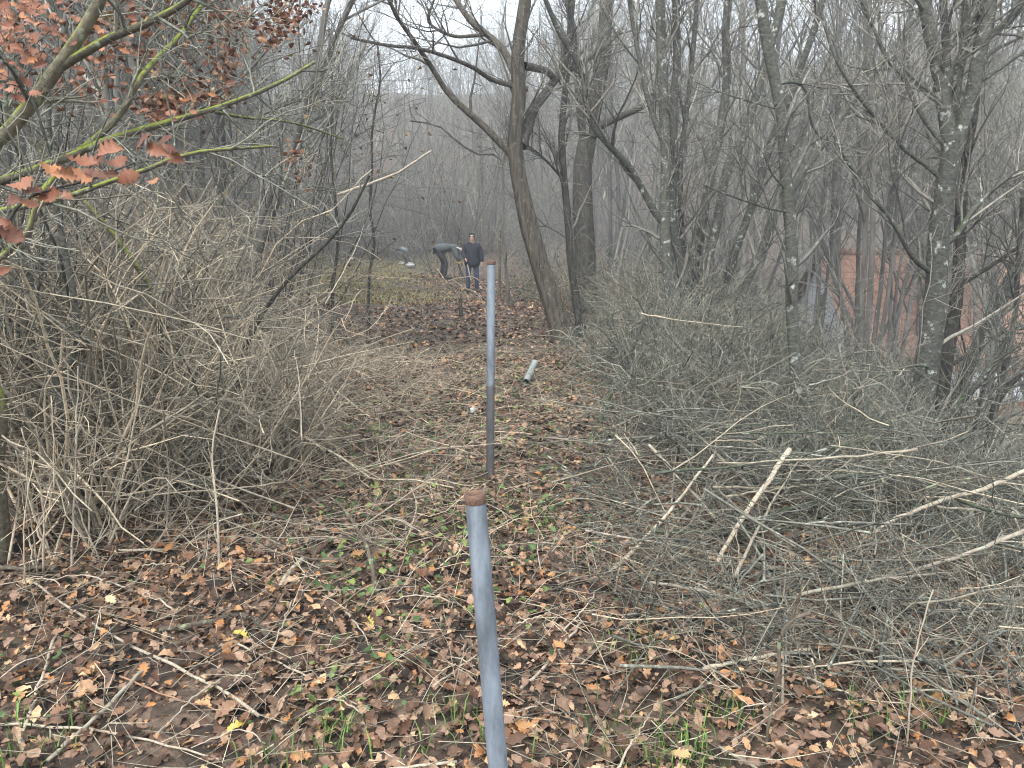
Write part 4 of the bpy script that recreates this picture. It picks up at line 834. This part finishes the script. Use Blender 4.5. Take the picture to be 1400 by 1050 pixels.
for k in range(95):
    y = U(2.9, 5.6); x = path_right(y) - .8 + U(0, 2.8); a = U(0, 6.28) if k % 2 else U(-.5, .4); L = U(.4, 1.4); d = np.array([math.cos(a), math.sin(a), U(-.15, .3)]); b = on_ground(x, y, U(.08, .55))
    stick("cut_branch", ("short " if L < .75 else "long ") + ("pale peeled", "grey barked", "lichened", "dark", "straw coloured")[k % 5] + " branch in the brush heap's " + ("front" if y < 3.8 else "middle" if y < 4.7 else "back") + (" left" if x < 1.4 else " right"), [b - d * L * .5, b + rng.normal(0, .04, 3), b + d * L * .5], U(.004, .009), .003, M[('twig_pale', 'bark_smooth', 'twig_lichen', 'stick_dark', 'twig_pale')[k % 5]], 4, "branch", "branches of the brush heap")
for k in range(150):
    y = U(2.0, 4.2) if k < 90 else U(3, 6.5); x = U(max(-.66 * y, -2.4), min(.62 * y, 1.6)); a = U(0, 6.28); L = U(.18, .7); d = np.array([math.cos(a), math.sin(a), 0]); b = on_ground(x, y, .03); e = on_ground(*(b + d * L)[:2], U(.02, .09))
    stick("fallen_stick", ("short" if L < .4 else "long") + (" pale", " straw coloured", " dark", " pale twiggy")[k % 4] + " stick on the litter, " + ("left of the near post" if x < -.15 else "right of the near post") + ("" if y < 3.2 else ", farther on"), [b, (b + e) / 2 + rng.normal(0, .02, 3) + [0, 0, .02], e], U(.002, .005), .0015, M[('stick', 'cane', 'stick_dark', 'stick')[k % 4]], int(k % 3 == 0) * 2, "stick", "loose sticks on the leaf litter", S=6)

# ------------------------------------------------------------------ the two men
def skin(name, nodes, edges, mat, parent, subdiv=2):
    me = bpy.data.meshes.new(name); me.from_pydata([n[0] for n in nodes], edges, []); me.update()
    o = bpy.data.objects.new(name, me); COL.objects.link(o)
    o.modifiers.new("s", 'SKIN'); sm = o.modifiers.new("d", 'SUBSURF'); sm.levels = sm.render_levels = subdiv
    sv = me.skin_vertices[0].data
    for i, n in enumerate(nodes):
        r = n[1]; sv[i].radius = (r, r) if np.isscalar(r) else r; sv[i].use_root = (i == 0)
    dg = bpy.context.evaluated_depsgraph_get(); m2 = bpy.data.meshes.new_from_object(o.evaluated_get(dg))
    bpy.data.objects.remove(o); m2.name = name; m2.materials.clear(); m2.materials.append(mat)
    m2.polygons.foreach_set("use_smooth", np.full(len(m2.polygons), True))
    return obj(name, m2, parent)
def chain(*lists):
    nodes, edges = [], []
    for l in lists:
        st = None
        for it in l:
            if isinstance(it, int): st = it; continue
            nodes.append(it)
            if st is not None: edges.append((st, len(nodes) - 1))
            st = len(nodes) - 1
    return nodes, edges
def V3(*a): return np.array(a, float)
def hand_nodes(w, d, side):
    """palm and five fingers; w wrist, d direction of the hand, side: towards the thumb"""
    d = unit(V3(*d)); s = unit(V3(*side) - d * np.dot(side, d)); n = np.cross(d, s)
    palm = w + d * .075
    out = [[(tuple(w), .024), (tuple(palm), (.030, .018))]]
    for k, L in enumerate((.075, .085, .08, .06)):
        b = palm + s * (.026 - .018 * k)
        out.append([1, (tuple(b + d * .015), .0095), (tuple(b + d * (.02 + L * .5) + n * .008), .0085), (tuple(b + d * (.015 + L * .85) + n * .03), .0075)])
    out.append([0, (tuple(w + d * .03 + s * .028), .010), (tuple(w + d * .065 + s * .048 + n * .012), .009)])
    return out
def merge(base_n, base_e, attach, lists):
    off = len(base_n); n2, e2 = chain(*lists)
    return base_n + n2, base_e + [(a + off, b + off) for a, b in e2] + [(attach, off)]
M['skin_'] = plain("skin", (0.42, 0.25, 0.19), (0.36, 0.20, 0.15), 20, .6)
M['hair'] = plain("dark hair", (0.02, 0.017, 0.015), (0.012, 0.01, 0.01), 60, .8)
M['navy'] = plain("navy jacket", (0.012, 0.014, 0.026), (0.007, 0.008, 0.016), 14, .85, 0, .3)
M['jeans'] = plain("blue jeans", (0.03, 0.05, 0.10), (0.014, 0.025, 0.055), 14, .9, 0, .3)
M['fleece'] = plain("grey green jacket", (0.085, 0.103, 0.103), (0.045, 0.056, 0.058), 16, .9, 0, .4)
M['trousers'] = plain("dark trousers", (0.025, 0.022, 0.028), (0.014, 0.013, 0.016), 14, .9, 0, .3)
M['boot'] = plain("boots", (0.03, 0.024, 0.02), (0.015, 0.012, 0.01), 30, .7)
M['red'] = plain("dark red pouch", (0.22, 0.03, 0.03), (0.12, 0.02, 0.02), 20, .7)

def person(loc, rotz, label, J, mats, scale=1.0):
    """J: joints in the figure's own space, facing -Y"""
    root = empty("person", loc, rotz, scale); tag(root, label, "person")
    j = {k: V3(*v) for k, v in J.items()}
    T = lambda k: tuple(j[k])
    hd = j['head'] - j['neck']; up = unit(hd)
    n, e = chain([(T('pelvis'), (.15, .11)), (tuple((j['pelvis'] + j['chest']) / 2), (.13, .10)), (T('chest'), (.16, .11)), (T('neck'), .055), (tuple(j['neck'] + up * .07), .058), (tuple(j['neck'] + up * .13 + j['face'] * .015), (.072, .085)), (tuple(j['neck'] + up * .20), (.078, .092)), (tuple(j['neck'] + up * .255), (.05, .06))],
                 [4, (tuple(j['neck'] + up * .115 + j['face'] * .095), .014), (tuple(j['neck'] + up * .15 + j['face'] * .085), .012)])
    for s in ('l', 'r'):
        off = len(n)
        n2, e2 = chain([(T('sh' + s), .065), (T('el' + s), .043), (T('wr' + s), .03)]); n += n2; e += [(a + off, b + off) for a, b in e2] + [(2, off)]
        n, e = merge(n, e, off + 2, hand_nodes(j['wr' + s], j['hd' + s], j['th' + s]))
        off = len(n)
        n2, e2 = chain([(T('hip' + s), .088), (T('kn' + s), .058), (T('an' + s), .042)]); n += n2; e += [(a + off, b + off) for a, b in e2] + [(0, off)]
    body = skin("body", n, e, mats['skin'], root)
    # jacket over torso and arms
    n, e = chain([(tuple(j['pelvis'] + (j['pelvis'] - j['chest']) * j['hem'][0]), (.265 * j['hem'][1], .215 * j['hem'][1])), (tuple(j['pelvis']), (.245, .20)), (tuple((j['pelvis'] + j['chest']) / 2), (.21, .175)), (T('chest'), (.225, .175)), (tuple(j['neck'] * .8 + j['chest'] * .2), (.085, .08)), (tuple(j['neck'] + up * .07), .078)])
    for s in ('l', 'r'):
        off = len(n); n2, e2 = chain([(T('sh' + s), .105), (tuple((j['sh' + s] + j['el' + s]) / 2), .088), (T('el' + s), .078), (tuple(j['wr' + s] * .96 + j['el' + s] * .04), .055)]); n += n2; e += [(a + off, b + off) for a, b in e2] + [(3, off)]
    skin("jacket", n, e, mats['jacket'], root)
    n, e = chain([(tuple(j['pelvis'] + V3(0, 0, .02)), (.15, .12))])
    for s in ('l', 'r'):
        off = len(n); n2, e2 = chain([(T('hip' + s), .098), (T('kn' + s), .077), (tuple(j['an' + s] + V3(0, 0, .0)), .062)]); n += n2; e += [(a + off, b + off) for a, b in e2] + [(0, off)]
    skin("trousers", n, e, mats['trousers'], root)
    for s in ('l', 'r'):
        a = j['an' + s]; t = j['toe' + s]
        nn, ee = chain([(tuple(a + V3(0, 0, .05)), .055), (tuple(V3(a[0], a[1], .045) ), (.05, .05)), (tuple((V3(a[0], a[1], 0) + t) / 2 + V3(0, 0, .04)), (.05, .042)), (tuple(t + V3(0, 0, .033)), (.045, .034))])
        skin("boot", nn, ee, mats['boot'], root)
    nn, ee = chain([(tuple(j['neck'] + up * .185 - j['face'] * .03), (.084, .084)), (tuple(j['neck'] + up * .225 - j['face'] * .015), (.078, .085)), (tuple(j['neck'] + up * .25 + j['face'] * .01), (.05, .055))], [0, (tuple(j['neck'] + up * .12 - j['face'] * .06), (.065, .05))])
    skin("hair", nn, ee, mats['hair'], root)
    return root
q = G(646, 399)
man = person(q, 0.0, "standing man in a navy jacket and blue jeans, head bowed", dict(
    pelvis=(0, 0, .96), chest=(0, .0, 1.33), neck=(0, -.02, 1.49), head=(0, -.05, 1.72), face=(0, -1, -.25), hem=(.62, 1, 0),
    shl=(.19, 0, 1.41), ell=(.27, .0, 1.14), wrl=(.28, -.06, .90), hdl=(.05, -.15, -1), thl=(-.4, -1, 0),
    shr=(-.19, 0, 1.41), elr=(-.26, -.06, 1.15), wrr=(-.17, -.26, 1.0), hdr=(.3, -.8, -.3), thr=(.3, -.1, 1),
    hipl=(.10, 0, .92), knl=(.12, -.03, .50), anl=(.13, .02, .09), toel=(.15, -.17, 0),
    hipr=(-.10, 0, .92), knr=(-.12, -.06, .50), anr=(-.12, -.02, .09), toer=(-.14, -.21, 0)),
    dict(skin=M['skin_'], jacket=M['navy'], trousers=M['jeans'], boot=M['boot'], hair=M['hair']), (.98, 1, .91))
q2 = on_ground(*P(606, 388, 24.0)[:2])
bent = person(q2, 0.0, "man in a grey green jacket and dark trousers bending over to the right", dict(
    pelvis=(-.13, 0, .97), chest=(.26, -.02, 1.08), neck=(.46, -.02, 1.00), head=(.66, -.02, .86), face=(.35, -.1, -1), hem=(.24, .62, 0),
    shl=(.36, .17, 1.03), ell=(.40, .20, .76), wrl=(.47, .12, .55), hdl=(.3, -.1, -1), thl=(0, -1, 0),
    shr=(.34, -.20, 1.02), elr=(.40, -.25, .75), wrr=(.54, -.18, .60), hdr=(.5, .1, -1), thr=(0, 1, 0),
    hipl=(-.12, .10, .93), knl=(.02, .12, .50), anl=(-.08, .12, .09), toel=(.13, .14, 0),
    hipr=(-.12, -.10, .93), knr=(.10, -.12, .52), anr=(.05, -.12, .09), toer=(.26, -.13, 0)),
    dict(skin=M['skin_'], jacket=M['fleece'], trousers=M['trousers'], boot=M['boot'], hair=M['hair']), (1.08, 1.05, .93))
qb = np.array(q2)
stick("wooden_handle", "pale wooden tool handle across the bent man's shoulder", [P(624, 338, qb[1] - .5), P(634, 343, qb[1] - .5), P(645, 350, qb[1] - .5)], .016, .03, plain("pale wood", (.6, .55, .48)), 0, "handle")
qs = np.array(q)
stick("walking_stick", "short pale stick held down in the standing man's hand", [P(639, 362, qs[1] - .32), P(641, 370, qs[1] - .34), P(644, 384, qs[1] - .36)], .014, .012, plain("peeled stick", (.5, .44, .36)), 0, "stick")
# ------------------------------------------------------------------ machine and bags at the clearing's far edge
g = G(562, 366); g = np.array(g); dd = g[1]
root = empty("garden_machine", g); tag(root, "grey and black upright machine with hooded chute at the clearing's far edge", "machine")
s = dd / 1050
def W(dx, dz, dy=0): return np.array([dx * s, dy, dz * s])
m_dark = plain("black plastic", (.03, .03, .033), (.015, .015, .017), 10, .5); m_grey = plain("grey sheet metal", (.16, .18, .185), (.1, .11, .115), 10, .5, .3)
obj("body", mesh_from("body", [tubes(np.array([[W(0, 0), W(-3, 7), W(-7, 15), W(-9, 20)]]), np.array([[4, 3.6, 3.2, 2.6]]) * s, 10, cap=True)], m_dark), root)
obj("chute", mesh_from("chute", [tubes(np.array([[W(-4, 18), W(-7, 23), W(-11, 25), W(-15, 25)]]), np.array([[3.4, 4.2, 3.6, 2.6]]) * s, 10, cap=True)], m_grey), root)
obj("nozzle", mesh_from("nozzle", [tubes(np.array([[W(-14, 25), W(-17, 24.6), W(-21, 24)]]), np.array([[2.2, 1.8, 1.0]]) * s, 8, cap=True)], m_dark), root)
for dx in (-3, 5):
    th = np.linspace(0, 2 * math.pi, 17)
    obj("wheel", mesh_from("wheel", [tubes(np.array([np.stack([dx * s + 0 * th, np.cos(th) * 2.6 * s, np.sin(th) * 2.6 * s + 2.8 * s], -1)]), np.full((1, 17), .9 * s), 8)], m_dark), root)
def bag(px, py, r, label):
    c = G(px, py); rr_ = r * c[1] / 1050; th = np.linspace(0, math.pi, 8)
    pts = np.stack([0 * th, 0 * th, (1 - np.cos(th)) * rr_ * .65], -1); R = np.sin(th) * rr_ * (1 + .15 * np.sin(th * 5)) + .004
    v, f = tubes(pts[None], R[None], 10); v = v + rng.normal(0, rr_ * .08, v.shape)
    tag(obj("white_bag", mesh_from("white_bag", [(v, f)], plain("white sack", (.5, .5, .49), (.35, .36, .36), 8, .6)), loc=c), label, "bag")
bag(549, 363, 4, "small white bag left of the upright machine"); bag(561, 367, 6, "larger white bag at the foot of the upright machine"); bag(480, 357, 4, "white bag lying alone at the clearing's left edge")
c = G(643, 567); v, f = tubes(np.array([[(0, 0, .01), (.01, 0, .03), (.03, 0, .05), (.05, .01, .055)]]), np.array([[.012, .028, .024, .004]]), 8)
tag(obj("paper_scrap", mesh_from("paper_scrap", [(v + rng.normal(0, .004, v.shape), f)], plain("paper", (.75, .76, .74))), loc=c), "crumpled white scrap on the path left of the second post", "litter")

# ------------------------------------------------------------------ house in the valley on the right
def box(x0, x1, y0, y1, z0, z1):
    v = np.array([(x, y, z) for x in (x0, x1) for y in (y0, y1) for z in (z0, z1)], float)
    return v, np.array([(0, 1, 3, 2), (4, 6, 7, 5), (0, 4, 5, 1), (2, 3, 7, 6), (0, 2, 6, 4), (1, 5, 7, 3)])
def house(apex, rot, wd, ln, rise, wall_h, cols, label):
    """apex: front end of the ridge; gable faces local -Y... ridge runs local +Y"""
    root = empty("house", apex - np.array([0, 0, rise + wall_h]), rot); tag(root, label, "house")
    hw = wd / 2
    gable = (np.array([(-hw, 0, -2), (hw, 0, -2), (hw, 0, wall_h), (0, 0, wall_h + rise), (-hw, 0, wall_h)], float))
    v = np.concatenate([gable, gable + np.array([0, .25, 0])])
    F3 = [(0, 1, 2), (0, 2, 4), (4, 2, 3), (6, 5, 7), (7, 5, 9), (7, 9, 8)]
    obj("gable_wall", mesh_from("gable_wall", [(v, np.array(F3))], cols[0], False), root)
    v2 = v + np.array([0, ln - .25, 0]); obj("gable_wall", mesh_from("gable_wall", [(v2, np.array(F3))], cols[0], False), root)
    for sx in (-1, 1):
        obj("side_wall", mesh_from("side_wall", [box(sx * hw - .12, sx * hw + .12, .26, ln - .26, -2, wall_h - .05)], cols[1], False), root)
    L = math.hypot(hw + .4, rise * (hw + .4) / hw); nt_ = 15
    for sx in (-1, 1):
        slope = empty("roof_slope", (0, 0, 0)); slope.parent = root
        for k in range(nt_):                     # courses of tiles, each lapping the one below
            t0, t1_ = k / nt_, (k + 1.12) / nt_
            def pt(t, y, up): return (sx * t * (hw + .4), y, wall_h + rise - t * rise * (hw + .4) / hw + up)
            vv = np.array([pt(t0, -.35, .04), pt(t0, ln + .35, .04), pt(t1_, ln + .35, .06), pt(t1_, -.35, .06), pt(t1_, ln + .35, .02), pt(t1_, -.35, .02)])
            obj("tile_course", mesh_from("tile_course", [(vv, np.array([(0, 1, 2, 3), (3, 2, 4, 5)]))], cols[2], False), slope)
    obj("ridge", mesh_from("ridge", [tubes(np.array([[(0, -.36, wall_h + rise + .06), (0, ln / 2, wall_h + rise + .06), (0, ln + .36, wall_h + rise + .06)]]), np.full((1, 3), .12), 8, cap=True)], cols[2]), root)
    ch = obj("chimney", mesh_from("chimney", [box(-.35, .35, ln * .55, ln * .55 + .7, wall_h + rise - .6, wall_h + rise + .5)], cols[3], False), root)
    obj("chimney_cap", mesh_from("chimney_cap", [box(-.45, .45, ln * .55 - .1, ln * .55 + .8, wall_h + rise + .503, wall_h + rise + .58)], cols[0], False), ch)
    for (x, z) in ((-1.6, .6), (1.4, .6), (0, wall_h + .3)):
        wn = obj("window", mesh_from("window", [box(x - .5, x + .5, -.05, -.012, z, z + 1.1)], M['frame'], False), root)
        for k in (-1, 1): obj("pane", mesh_from("pane", [box(x + k * .24 - .2, x + k * .24 + .2, -.075, -.052, z + .08, z + 1.02)], M['glass'], False), wn)
    for yy in (2, 5, 8):
        wn = obj("window", mesh_from("window", [box(hw + .125, hw + .16, yy, yy + 1.1, .6, 1.8)], M['frame'], False), root)
        for k in (0, 1): obj("pane", mesh_from("pane", [box(hw + .162, hw + .18, yy + .08 + k * .5, yy + .5 + k * .5, .68, 1.72)], M['glass'], False), wn)
    return root
M['render'] = plain("white render", (.80, .82, .85), (.68, .70, .74), 3, .9)
M['ochre'] = plain("terracotta render", (.52, .26, .14), (.40, .19, .10), 3, .9)
def roof_mat():
    m, n, b, L = newmat("clay tiles")
    v = coords(n); wv = n.nodes.new("ShaderNodeTexWave"); wv.wave_type = 'BANDS'; wv.bands_direction = 'Y'; wv.inputs["Scale"].default_value = 1.6; L.new(v, wv.inputs["Vector"])
    nz = noise(n, 5, 5, .7, v); r = ramp(n, [(.25, (.15, .088, .063)), (.5, (.26, .142, .10)), (.75, (.37, .22, .16))]); L.new(nz.outputs[0], r.inputs[0])
    L.new(r.outputs[0], b.inputs["Base Color"]); b.inputs["Roughness"].default_value = .85
    bp = n.nodes.new("ShaderNodeBump"); bp.inputs["Strength"].default_value = .6; bp.inputs["Distance"].default_value = .05
    L.new(wv.outputs[0], bp.inputs["Height"]); L.new(bp.outputs[0], b.inputs["Normal"])
    return m
M['tiles'] = roof_mat(); M['frame'] = plain("window frame", (.6, .6, .6)); M['glass'] = plain("dark glass", (.04, .05, .06), (.03, .035, .04), 2, .1)
house(P(1128, 348, 27), -math.radians(93), 7.4, 15, 2.7, 3.0, (M['render'], M['ochre'], M['tiles'], M['ochre']), "white gabled house with orange tiled roof in the valley behind the trees")
# low white shed at the right edge
sh = P(1375, 600, 19); root = empty("shed", (sh[0], sh[1], float(H(sh[0], sh[1])) - .2), .35); tag(root, "low pale shed glimpsed between stems at the right picture edge", "shed")
top = P(1375, 545, 19)[2] - root.location.z
obj("wall", mesh_from("wall", [box(-1.5, 2.2, 0, 2.5, 0, top)], M['render'], False), root)
obj("roof", mesh_from("roof", [box(-1.7, 2.4, -.2, 2.7, top + .003, top + .12)], plain("pale sheet roof", (.55, .58, .62)), False), root)
obj("door", mesh_from("door", [box(-.4, .5, -.05, -.003, 0, min(1.9, top - .1))], M['ochre'], False), root)

# ------------------------------------------------------------------ haze
zs = 44.0
hz = obj("haze", mesh_from("haze", [box(-178, 178, -48, 198, -14, zs)], None, False), kind="stuff")
m = bpy.data.materials.new("haze"); m.use_nodes = True; n = m.node_tree; n.nodes.clear()
out = n.nodes.new("ShaderNodeOutputMaterial"); pv = n.nodes.new("ShaderNodeVolumePrincipled")
pv.inputs["Color"].default_value = (.86, .89, .92, 1); pv.inputs["Density"].default_value = HAZE; pv.inputs["Anisotropy"].default_value = 0.1
n.links.new(pv.outputs[0], out.inputs["Volume"]); hz.data.materials.append(m)
